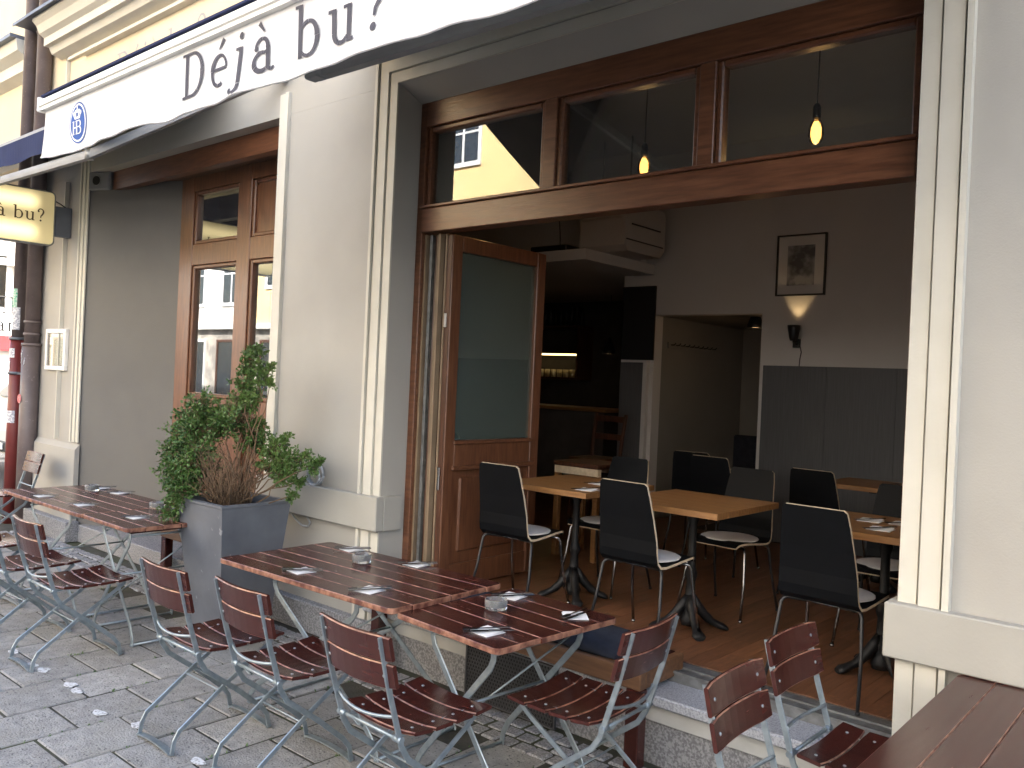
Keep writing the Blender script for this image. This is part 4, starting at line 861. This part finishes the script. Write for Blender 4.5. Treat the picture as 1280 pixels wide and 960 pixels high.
ispots = [((-3.42, 4.07), 2, 'black shell chair with its back to the street, beside the folded timber door'), ((-2.50, 4.05), -2, 'black shell chair with its back to the street, before the middle indoor table'),
 ((-1.47, 4.04), -3, 'black shell chair with its back to the street, near the right jamb'),
 ((-3.31, 4.86), 178, 'black shell chair facing the street across the left indoor table'), ((-2.48, 5.02), 176, 'black shell chair facing the street behind the middle indoor table'),
 ((-3.10, 6.08), 2, 'dark shell chair in front of the niche, left of the two there'), ((-2.20, 5.86), -5, 'black shell chair in front of the grey wall boards'), ((-1.50, 4.98), 181, 'black shell chair facing the street across the right indoor table'), ((-3.42, 6.35), 6, 'dark shell chair standing deepest by the niche')]
for i, ((x, y), a, lab) in enumerate(ispots):
    if i == 0: cc.location = (x, y, FL+.001); cc.rotation_euler = (0, 0, R(a)); cc['label'] = lab
    else: dup(cc, ct, (x, y, FL+.001), R(a), lab)
def cafe_table(loc, wx, wy, lab, seed):
    t = thing('cafe_table', lab, 'table', loc, 0, 'oak topped tables inside the cafe'); rr = random.Random(seed)
    n = 6
    for i in range(n):
        m = MB(); y0_ = -wy/2+i*wy/n; m.box(-wx/2, wx/2, y0_+.0004, y0_+wy/n-.0004, .706, .74, .0015, mb=0); m.build('plank', 'oak', t)
    m = MB(); m.lathe([(.045, .03), (.052, .06), (.040, .09), (.036, .13), (.046, .15), (.030, .19), (.026, .28), (.036, .31), (.036, .33), (.024, .36), (.022, .60), (.034, .64), (.026, .67), (.05, .69), (.05, .70)], 14); m.box(-.2, .2, -.02, .02, .69, .705); m.box(-.02, .02, -.2, .2, .689, .7045); m.build('pillar', 'iron', t)
    for k in range(4):
        a = R(45+90*k); m = MB(); rings = []
        for (rr_, z, hw, hh) in ((.02, .17, .028, .05), (.055, .13, .028, .045), (.10, .08, .026, .035), (.145, .045, .023, .024), (.18, .030, .030, .022), (.205, .022, .040, .020), (.225, .014, .028, .012)):
            rings.append([(rr_*math.cos(a)-math.sin(a)*hw*math.cos(R(45*j))+math.cos(a)*0, rr_*math.sin(a)+math.cos(a)*hw*math.cos(R(45*j)), max(.001, z+hh*math.sin(R(45*j)))) for j in range(8)])
        m.loft(rings, smooth=True); m.build('foot', 'iron', t)
    return t
cafe_table((-3.27, 4.44, FL), .68, .75, 'oak topped table with cast iron foot, beside the folded door', 1)
cafe_table((-2.41, 4.40, FL), .68, .75, 'oak topped table with cast iron foot, in the middle of the open front', 2)
cafe_table((-1.37, 4.46, FL), .68, .70, 'oak topped table with cast iron foot, half hidden by the right jamb', 3)
cafe_table((-2.05, 6.50, FL), .68, .60, 'oak topped table in the dim back by the grey wall boards', 4)
for i, (x, y, wh, a) in enumerate(((-3.02, 4.20, 'right front corner of the table beside the folded door', 8), (-3.15, 4.52, 'back of the table beside the folded door', -5), (-1.48, 4.55, 'back left of the right indoor table', 4), (-1.33, 4.58, 'back right of the right indoor table', 0), (-1.35, 4.30, 'front of the right indoor table', 3))):
    tag(put('napkin', nap_me[i % 3], None, (x, y, FL+.7405), (0, 0, R(a))), 'white paper napkin on the '+wh, 'napkin', 'napkins on the indoor tables')
    tag(put('knife', knife_me, None, (x, y-.01, FL+.7505), (0, 0, R(a+60))), 'knife on the napkin, '+wh, 'knife', 'knives on the indoor tables')
# hanging bulbs
def bulb(x, y, z, lab, pw):
    z += .012
    b = thing('pendant_bulb', lab, 'lamp', (x, y, z), 0, 'bare filament bulbs hanging inside')
    MB().tube([(0, 0, .10), (.002, 0, .4), (0, 0, 4.148-z)], .0035, 6).build('cord', 'black', b)
    MB().lathe([(.0, .135), (.012, .132), (.021, .115), (.021, .06), (.019, .055), (0, .055)], 14).build('socket', 'black', b)
    MB().lathe([(.0, -.085), (.014, -.083), (.031, -.065), (.040, -.034), (.039, .0), (.029, .032), (.018, .055), (0, .056)], 16).build('glass', 'bulb_glass', b)
    m = MB()
    for k in range(6):
        a = R(60*k); m.tube([(.008*math.cos(a), .008*math.sin(a), .028), (.014*math.cos(a), .014*math.sin(a), -.042)], .0022, 5)
    m.build('filament', 'filament', b); MB().lathe([(0, -.068), (.017, -.062), (.027, -.03), (.025, .005), (.012, .038), (0, .040)], 12).build('glow', 'bulb_glow', b)
    ld = bpy.data.lights.new('bulb_light', 'POINT'); ld.energy = pw; ld.color = (1, .58, .24); ld.shadow_soft_size = .03; lo = bpy.data.objects.new('bulb_light', ld); C.objects.link(lo); lo.parent = b; lo.location = (0, 0, -.13)
bulb(-1.797, 4.4, 3.155, 'glowing filament bulb on a black cord behind the right fanlight', .25)
bulb(-2.981, 4.6, 3.17, 'glowing filament bulb on a black cord behind the middle fanlight', .25)
bulb(-4.09, 4.6, 3.17, 'filament bulb on a black cord behind the left fanlight', .2)
# picture and wall spot
pc = thing('framed_picture', 'black framed photograph with wide pale mount on the back wall', 'picture', (-3.18, 7.598, 2.665))
m = MB()
for q_ in ((-.23, .23, 0, .014), (-.23, .23, .546, .56), (-.23, -.216, .014, .546), (.216, .23, .014, .546)): m.box(q_[0], q_[1], -.03, -.002, q_[2], q_[3])
m.build('frame', 'black', pc); MB().box(-.217, .217, -.012, -.003, .013, .547).build('mount', 'mount', pc); MB().box(-.13, .125, -.0145, -.0125, .095, .46).build('print', 'photo', pc)
ws = thing('wall_spotlight', 'black uplighter spot with hanging cable on the back wall below the picture', 'lamp', (-3.19, 7.598, 2.19))
m = MB(); m.lathe([(.0, .06), (.03, .06), (.04, .09), (.055, .17), (.058, .20), (.052, .20), (.045, .13), (0, .125)], 14, at=(0, -.085, 0)); m.build('shade', 'black', ws)
m = MB(); m.box(-.035, .035, -.02, -.001, .0, .08, .004, mb=0); m.tube([(0, -.02, .04), (0, -.085, .05), (0, -.085, .065)], .01, 8); m.tube([(.02, -.02, .02), (.02, -.1, .03)], .008, 6); m.build('bracket', 'black', ws)
MB().tube([(.03, -.012, .03), (.045, -.008, -.04), (.035, -.008, -.10), (.03, -.006, -.17)], .004, 6).build('cable', 'cable_dark', ws)
MB().lathe([(0, .130), (.03, .130), (.03, .134), (0, .135)], 12, at=(0, -.085, 0)).build('lens', 'lamp_in', ws)
ld = bpy.data.lights.new('spot_light', 'SPOT'); ld.energy = .5; ld.color = (1, .68, .32); ld.spot_size = R(64); ld.spot_blend = .6; ld.shadow_soft_size = .02; lo = bpy.data.objects.new('spot_light', ld); C.objects.link(lo); lo.parent = ws; lo.location = (0, -.085, .19); lo.rotation_euler = (R(180-10), 0, 0)
def cone_lamp(x, y, z, top, lab, pw):
    b = thing('cone_pendant', lab, 'lamp', (x, y, z), 0, 'black cone pendants in the back')
    MB().lathe([(.085, 0), (.08, .03), (.05, .11), (.022, .15), (.018, .20), (.0, .205), (0, .2), (.014, .145), (.044, .105), (.074, .025), (.079, .0)], 18).build('shade', 'black', b)
    MB().tube([(0, 0, .2), (0, 0, top-z)], .004, 6).build('cord', 'black', b); MB().lathe([(0, .018), (.060, .018), (.06, .022), (0, .023)], 14).build('bulb', 'lamp_in', b)
    ld = bpy.data.lights.new('pendant_light', 'POINT'); ld.energy = pw; ld.color = (1, .6, .28); ld.shadow_soft_size = .03; lo = bpy.data.objects.new('pendant_light', ld); C.objects.link(lo); lo.parent = b; lo.location = (0, 0, -.02)
cone_lamp(-3.77, 7.95, 2.40, 2.51, 'black cone pendant glowing at the top right of the niche', .25)
cone_lamp(-5.95, 8.6, 2.15, 2.86, 'black cone pendant hanging over the dark bar', .1)
# coat rack in the niche
cr = thing('coat_rack', 'rail of small coat hooks on the left wall of the niche', 'coat rack', (-4.699, 7.85, 2.19), R(90))
MB().box(0, 1.0, -.02, -.001, 0, .06).build('rail', 'niche', cr)
hk = MB().tube([(0, -.02, .04), (0, -.06, .04), (0, -.075, .06)], .007, 6).mesh('hook', 'black')
for k in range(10): put('hook', hk, cr, (.05+.1*k, 0, -.005))
bs = thing('upholstered_bench', 'low dark upholstered bench along the back of the niche', 'bench', (-4.68, 9.05, FL))
m = MB(); m.box(0, 1.10, 0, .48, .1, .44, .02, mb=0); m.build('seat', 'navy', bs); m = MB(); m.box(0, 1.10, .36, .478, .445, .85, .02, mb=0); m.build('backrest', 'navy', bs); m = MB(); m.box(.04, 1.06, .04, .44, 0, .098); m.build('base', 'black', bs)
bb = thing('blackboard', 'dark menu blackboard on the wall left of the niche', 'blackboard', (-5.08, 7.598, 2.06))
MB().box(0, .37, -.02, -.001, 0, .74).build('board', 'blackboard', bb); m = MB()
for q_ in ((-.012, .382, -.012, 0), (-.012, .382, .74, .752), (-.012, 0, 0, .74), (.37, .382, 0, .74)): m.box(q_[0], q_[1], -.026, -.001, q_[2], q_[3])
m.build('frame', 'black', bb)
# air conditioner and projector shelf
ac = thing('air_conditioner', 'pale box-shaped air conditioner under the ceiling at the back', 'air conditioner', (-4.98, 6.62, 3.031))
m = MB(); m.prism([(0, .05), (.05, 0), (.62, 0), (.70, .08), (.70, .42), (.66, .46), (0, .46)], 'x', 0, .52); m.build('housing', 'white_plastic', ac)
m = MB(); m.box(.521, .53, .10, .60, .25, .262); m.box(.521, .527, .02, .66, .10, .112); m.build('slot', 'black', ac); m = MB(); m.box(.04, .48, -.006, -.0005, .12, .15); m.box(.03, .49, -.014, -.0005, .30, .40, .004, mb=0); m.build('louvre', 'white_plastic', ac)
m = MB(); m.tube([(.1, .2, .46), (.1, .2, 1.118)], .008, 6); m.tube([(.42, .2, .46), (.42, .2, 1.118)], .008, 6); m.build('hanger', 'steel_dark', ac)
pj = thing('projector', 'flat black device with trailing cable lying on the lowered ceiling', 'projector', (-5.5, 6.5, 3.031))
m = MB(); m.box(0, .45, 0, .3, .0, .075, .01, mb=0); m.build('body', 'black', pj); MB().tube([(.3, .1, .075), (.33, .05, .2), (.32, .0, .6), (.33, .0, 1.118)], .005, 6).build('cable', 'cable_dark', pj)
MB().tube([(0, .1, .04), (-.15, .05, .05), (-.35, .0, .005), (-.6, .0, .005)], .005, 6).build('cable', 'cable_dark', pj)
# bar at the back left with lit glass shelf
br = thing('bar_counter', 'dark bar counter in the unlit left back of the room', 'counter', (-8.6, 8.2, FL))
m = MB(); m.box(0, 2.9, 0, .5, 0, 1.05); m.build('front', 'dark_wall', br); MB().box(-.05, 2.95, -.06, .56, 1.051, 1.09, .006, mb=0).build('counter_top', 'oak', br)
sf = thing('bar_shelf', 'wall shelf with a warm light strip behind the bar', 'shelf', (-8.4, 9.45, FL+1.42))
m = MB()
for z in (0, .36, .72): m.box(0, 1.35, 0, .34, z, z+.03)
m.build('board', 'wood_dark', sf)
for x in (0, 1.32): MB().box(x, x+.03, .001, .339, .031, .719).build('upright', 'wood_dark', sf)
MB().box(.05, 1.3, .02, .035, .335, .358).build('light_strip', 'led', sf)
gm = MB().lathe([(0, 0), (.028, 0), (.034, .11), (.031, .11), (.026, .006), (0, .006)], 10).mesh('glass', 'bar_glass')
bt = MB().lathe([(0, 0), (.036, 0), (.036, .17), (.03, .20), (.013, .23), (.012, .29), (0, .29)], 10).mesh('bottle', 'black')
for k in range(22): tag(put('drinking_glass', gm, None, (-8.33+.056*k, 9.56+.05*(k % 2), FL+1.4505)), 'small glass in the lit row on the bar shelf', 'glass', 'glasses on the lit bar shelf')
for k in range(14): tag(put('bottle', bt, None, (-8.33+.093*k, 9.6, FL+2.1705)), 'dark bottle on the top bar shelf', 'bottle', 'bottles on the bar shelf')
# small light wood table and tall chair near the panel
st_ = thing('side_table', 'small pale wooden side table behind the left indoor table', 'table', (-4.02, 5.62, FL))
MB().box(-.22, .22, -.2, .2, .72, .755, .004, mb=0).build('top', 'wood_dark', st_)
for sx in (-1, 1):
    for sy in (-1, 1): MB().box(sx*.19-.022, sx*.19+.022, sy*.17-.022, sy*.17+.022, 0, .66, .003, mb=0).build('leg', 'oak', st_)
for y in (-.171, .171): MB().box(-.212, .212, y-.021, y+.021, .661, .719).build('apron', 'ply', st_)
wc = thing('wooden_chair', 'brown wooden chair with curved back standing in front of the dark bar', 'chair', (-4.95, 7.0, FL))
m = MB(); m.prism([(-.19, -.19), (.19, -.19), (.2, .2), (-.2, .2)], 'z', .62, .65); m.build('seat', 'wood_dark', wc)
for sx in (-1, 1):
    m = MB(); m.bar([(sx*.17, .16, 0), (sx*.17, .17, .62), (sx*.175, .19, .8), (sx*.18, .24, 1.08)], (1, 0, 0), .035, .025); m.build('back_post', 'wood_dark', wc); m = MB(); m.bar([(sx*.17, -.17, 0), (sx*.165, -.165, .619)], (1, 0, 0), .035, .03); m.build('leg', 'wood_dark', wc)
for z in (.82, 1.0): MB().box(-.17, .17, .20+(z-.8)*.16, .215+(z-.8)*.16, z, z+.06).build('back_rail', 'wood_dark', wc)
m = MB(); m.box(-.16, .16, -.175, -.155, .25, .28); m.box(-.16, .16, .155, .175, .25, .28); m.build('stretcher', 'wood_dark', wc)

# ------------------------------------------------------------------ across the street (seen in the glass), the side street, cars
def house(x0, x1, y, front, ztop, floors, wall, lab, base='opp_base', sgn=1, nwin=5, wz=1.75, z0=4.4):
    # front: 'y' faces +Y at y ; 'x' faces +X at x1
    h = thing('townhouse', lab, 'building', (x0, y, 0), 0)
    L = x1-x0
    MB().box(0, L, -9, 0, 3.35, ztop).build('wall', wall, h); MB().box(0, L, -9, -.02, 0, 3.349).build('ground_floor', base, h)
    m = MB(); m.box(0, L, .0, .22, 3.30, 3.52, .02, mb=0); m.box(0, L, 0.0005, .3, ztop-.3, ztop, .02, mb=0); m.build('ledge', 'opp_white', h); m = MB(); m.prism([(-9, ztop+.001), (.3, ztop+.001), (-4.3, ztop+3)], 'x', 0, L); m.build('roof', 'roof', h)
    for k in range(nwin):
        cx_ = L*(k+.5)/nwin
        for f_ in range(floors):
            z = z0+3.2*f_; m = MB(); ww, hh = .62, wz
            m.box(cx_-ww-.12, cx_+ww+.12, .001, .06, z-.14, z); m.box(cx_-ww-.12, cx_-ww, .001, .05, z, z+hh); m.box(cx_+ww, cx_+ww+.12, .001, .05, z, z+hh); m.box(cx_-ww-.12, cx_+ww+.12, .001, .05, z+hh, z+hh+.14); m.box(cx_-.04, cx_+.04, .001, .04, z, z+hh); m.box(cx_-ww, cx_-.04, .001, .04, z+hh*.66, z+hh*.66+.06); m.box(cx_+.04, cx_+ww, .001, .04, z+hh*.66, z+hh*.66+.06)
            wf_ = m.build('window', 'frame_white', h); MB().box(cx_-ww, cx_+ww, .001, .02, z, z+hh).build('pane', 'shop_glass', wf_)
        m = MB(); m.box(cx_-.95, cx_-.85, -.0199, .05, .5, 2.9); m.box(cx_+.85, cx_+.95, -.0199, .05, .5, 2.9); m.box(cx_-.85, cx_+.85, -.0199, .05, 2.8, 2.9); m.box(cx_-.85, cx_+.85, -.0199, .05, .5, .6); sw = m.build('shop_window', 'opp_white' if k % 2 else 'wood_dark', h); MB().box(cx_-.85, cx_+.85, -.0199, .01, .6, 2.8).build('pane', 'shop_glass', sw)
    return h
house(-58, -44.1, -10.5, 'y', 13.5, 3, 'opp_white', 'pale townhouse far along the opposite side of the street')
house(-44, -30.1, -10.5, 'y', 14.0, 3, 'opp_white', 'pale townhouse opposite, mirrored in the left recess window')
house(-30, -13.1, -10.5, 'y', 13.2, 3, 'opp_ochre', 'ochre townhouse opposite, mirrored in the left fanlight', nwin=5, wz=1.3, z0=5.0)
house(-13, -4.1, -10.5, 'y', 14.5, 3, 'opp_white', 'tall pale townhouse opposite, between the ochre one and the camera', nwin=3)
house(-4, 9.9, -10.5, 'y', 13.8, 3, 'opp_white', 'pale townhouse directly behind the camera')
house(10, 24, -10.5, 'y', 14.2, 3, 'opp_white', 'pale townhouse opposite, last to the right')
# house on the other side of the side street, seen left of the drainpipes
h2 = thing('corner_house', 'bright pale house across the side street, left of the drainpipes', 'building', (-20.4, 3.6, 0))
MB().box(-9, 0, 0, 40, 0, 14).build('wall', 'opp_white', h2); MB().box(0.001, .12, 0, 40, 3.75, 3.9).build('ledge', 'opp_white', h2)
for k in range(7):
    yy = 2.6+3.2*k-.0
    for z in (2.75, 6.2, 9.4):
        m = MB(); m.box(.001, .06, yy-.6, yy-.5, z, z+1.3); m.box(.001, .06, yy+.5, yy+.6, z, z+1.3); m.box(.001, .06, yy-.5, yy+.5, z, z+.1); m.box(.001, .06, yy-.5, yy+.5, z+1.2, z+1.3); m.box(.001, .05, yy-.03, yy+.03, z+.1, z+1.2); w_ = m.build('window', 'frame_white', h2); MB().box(.001, .02, yy-.5, yy+.5, z+.1, z+1.2).build('pane', 'shop_glass', w_)
        m = MB()
        for q in range(9): m.tube([(.16, yy-.6+.15*q, z-.05), (.16, yy-.6+.15*q, z+.32)], .01, 4)
        m.tube([(.16, yy-.62, z+.32), (.16, yy+.62, z+.32)], .014, 4); m.tube([(.02, yy-.62, z+.3), (.16, yy-.62, z+.3)], .012, 4); m.tube([(.02, yy+.62, z+.3), (.16, yy+.62, z+.3)], .012, 4); m.build('railing', 'black', h2)
ss = thing('shop_sign', 'white and red shop sign on the pale house across the side street', 'sign', (-20.38, 8.2, 1.92))
MB().box(.0, .05, -2.6, 2.6, 0, .32).build('red_board', 'sign_red', ss); MB().box(.0, .05, -2.6, 2.6, .322, .80).build('white_board', 'white_print', ss)
text_mesh('ante', lambda x, z, o: (.051+o, -1.68+x, .42+z), .42, 'lettering', 'black', ss); text_mesh('n Sch', lambda x, z, o: (.051+o, -2.2+x, .07+z), .26, 'lettering', 'white_print', ss)
# neighbouring upper storeys, carried over the corner
nb = thing('neighbour_building', 'pale yellow upper storeys with cornice continuing past the drainpipes', 'building', (-16.0, 3.62, 3.95))
MB().box(0, 5.75, 0, 6, 0, 10.5).build('wall', 'yellow', nb); m = MB(); m.prism([(0, .95), (-.12, 1.0), (-.12, 1.12), (-.22, 1.18), (-.24, 1.30), (0, 1.30)], 'x', 0, 5.70); m.build('cornice', 'cream', nb); MB().box(0, 5.70, -.30, 0, 1.302, 1.34).build('flashing', 'flash', nb)
MB().box(0.05, 5.70, -.14, -.001, -.0, .10).build('ledge', 'cream', nb)
for x in (1.4, 3.8):
    m = MB(); m.box(x-.6, x-.5, -.03, -.001, 2.2, 4); m.box(x+.5, x+.6, -.03, -.001, 2.2, 4); m.box(x-.5, x+.5, -.03, -.001, 2.2, 2.3); m.box(x-.5, x+.5, -.03, -.001, 3.9, 4); w_ = m.build('window', 'frame_white', nb); MB().box(x-.5, x+.5, -.012, -.001, 2.3, 3.9).build('pane', 'shop_glass', w_)
for x in (.3, 5.3): MB().box(x-.15, x+.15, 5.6, 5.9, -3.95, -.001).build('support_pillar', 'opp_base', nb)

def car(loc, rz, lab, paint, van=False):
    c = thing('parked_van' if van else 'parked_car', lab, 'van' if van else 'car', loc, rz); Wd = .92 if van else .86
    if van: side = [(-2.4, .32), (-2.45, .7), (-2.4, 1.0), (-2.3, 1.12), (-1.55, 1.9), (-1.3, 1.98), (2.3, 2.0), (2.42, 1.8), (2.45, .4), (2.35, .3)]
    else: side = [(-2.05, .30), (-2.12, .5), (-2.05, .68), (-1.9, .76), (-1.05, .92), (-.45, 1.38), (-.2, 1.45), (.9, 1.44), (1.3, 1.32), (1.95, .95), (2.08, .85), (2.1, .4), (2.0, .28)]
    m = MB(); sec = []
    for k, s_ in ((-1, .90), (-.97, .97), (-.86, 1), (.86, 1), (.97, .97), (1, .90)):
        sec.append([(k*Wd*(1-(.13 if not van else .07)*max(0, (z-.85)/.6)), y*s_ if abs(y) > 1.9 else y, z if z > .4 else z+(1-s_)*.4) for y, z in side])
    m.loft(sec, smooth=False); m.build('body', paint, c)
    gl_ = MB()
    if van:
        gl_.prism([(-2.265, 1.20), (-1.60, 1.84), (-1.612, 1.852), (-2.277, 1.212)], 'x', -.74, .74)
        for s_ in (-1, 1): gl_.box(s_*.885, s_*.905, -1.55, -.6, 1.2, 1.75)
    else:
        gl_.prism([(-1.02, .95), (-.47, 1.36), (-.485, 1.375), (-1.035, .965)], 'x', -.66, .66)
        for s_ in (-1, 1): gl_.prism([(-.8, .98), (-.38, 1.36), (.85, 1.36), (1.3, 1.0)], 'x', s_*.80, s_*.845)
        gl_.prism([(1.34, 1.31), (1.9, 1.0), (1.915, 1.015), (1.355, 1.325)], 'x', -.62, .62)
    gl_.build('window', 'car_glass', c)
    for sx in (-1, 1):
        for y in (-1.45, 1.4):
            t_ = MB(); t_.tube([(sx*(Wd-.19), y, .31), (sx*(Wd+.012), y, .31)], .31, 22); w_ = t_.build('wheel', 'tyre', c); MB().tube([(sx*(Wd+.0125), y, .31), (sx*(Wd+.022), y, .31)], [.20, .17], 18).build('rim', 'chrome', w_)
        MB().box(sx*.52, sx*.80, -2.44 if van else -2.11, -2.38 if van else -2.03, .78 if van else .60, .95 if van else .72, .02, mb=0).build('headlight', 'lens', c)
        MB().box(sx*(Wd+.02), sx*(Wd+.16), -1.35 if van else -.75, -1.22 if van else -.65, 1.2 if van else .95, 1.4 if van else 1.07, .02, mb=0).build('mirror', 'black', c)
    MB().box(-.7, .7, -2.47 if van else -2.14, -2.40 if van else -2.05, .36, .52, .02, mb=0).build('bumper', 'black', c); MB().box(-.26, .26, -2.485 if van else -2.155, -2.472 if van else -2.142, .40, .50).build('number_plate', 'white_print', c)
    return c
car((-14.9, 7.35, -.05), R(0), 'white van parked in the side street left of the drainpipes', 'car_white', True)
car((-15.5, -2.75, -.12), R(-90), 'silver car parked at the kerb, mirrored in the left recess window', 'car_silver')
car((-24.5, -2.75, -.12), R(-90), 'white car parked at the kerb farther down the street', 'car_white')
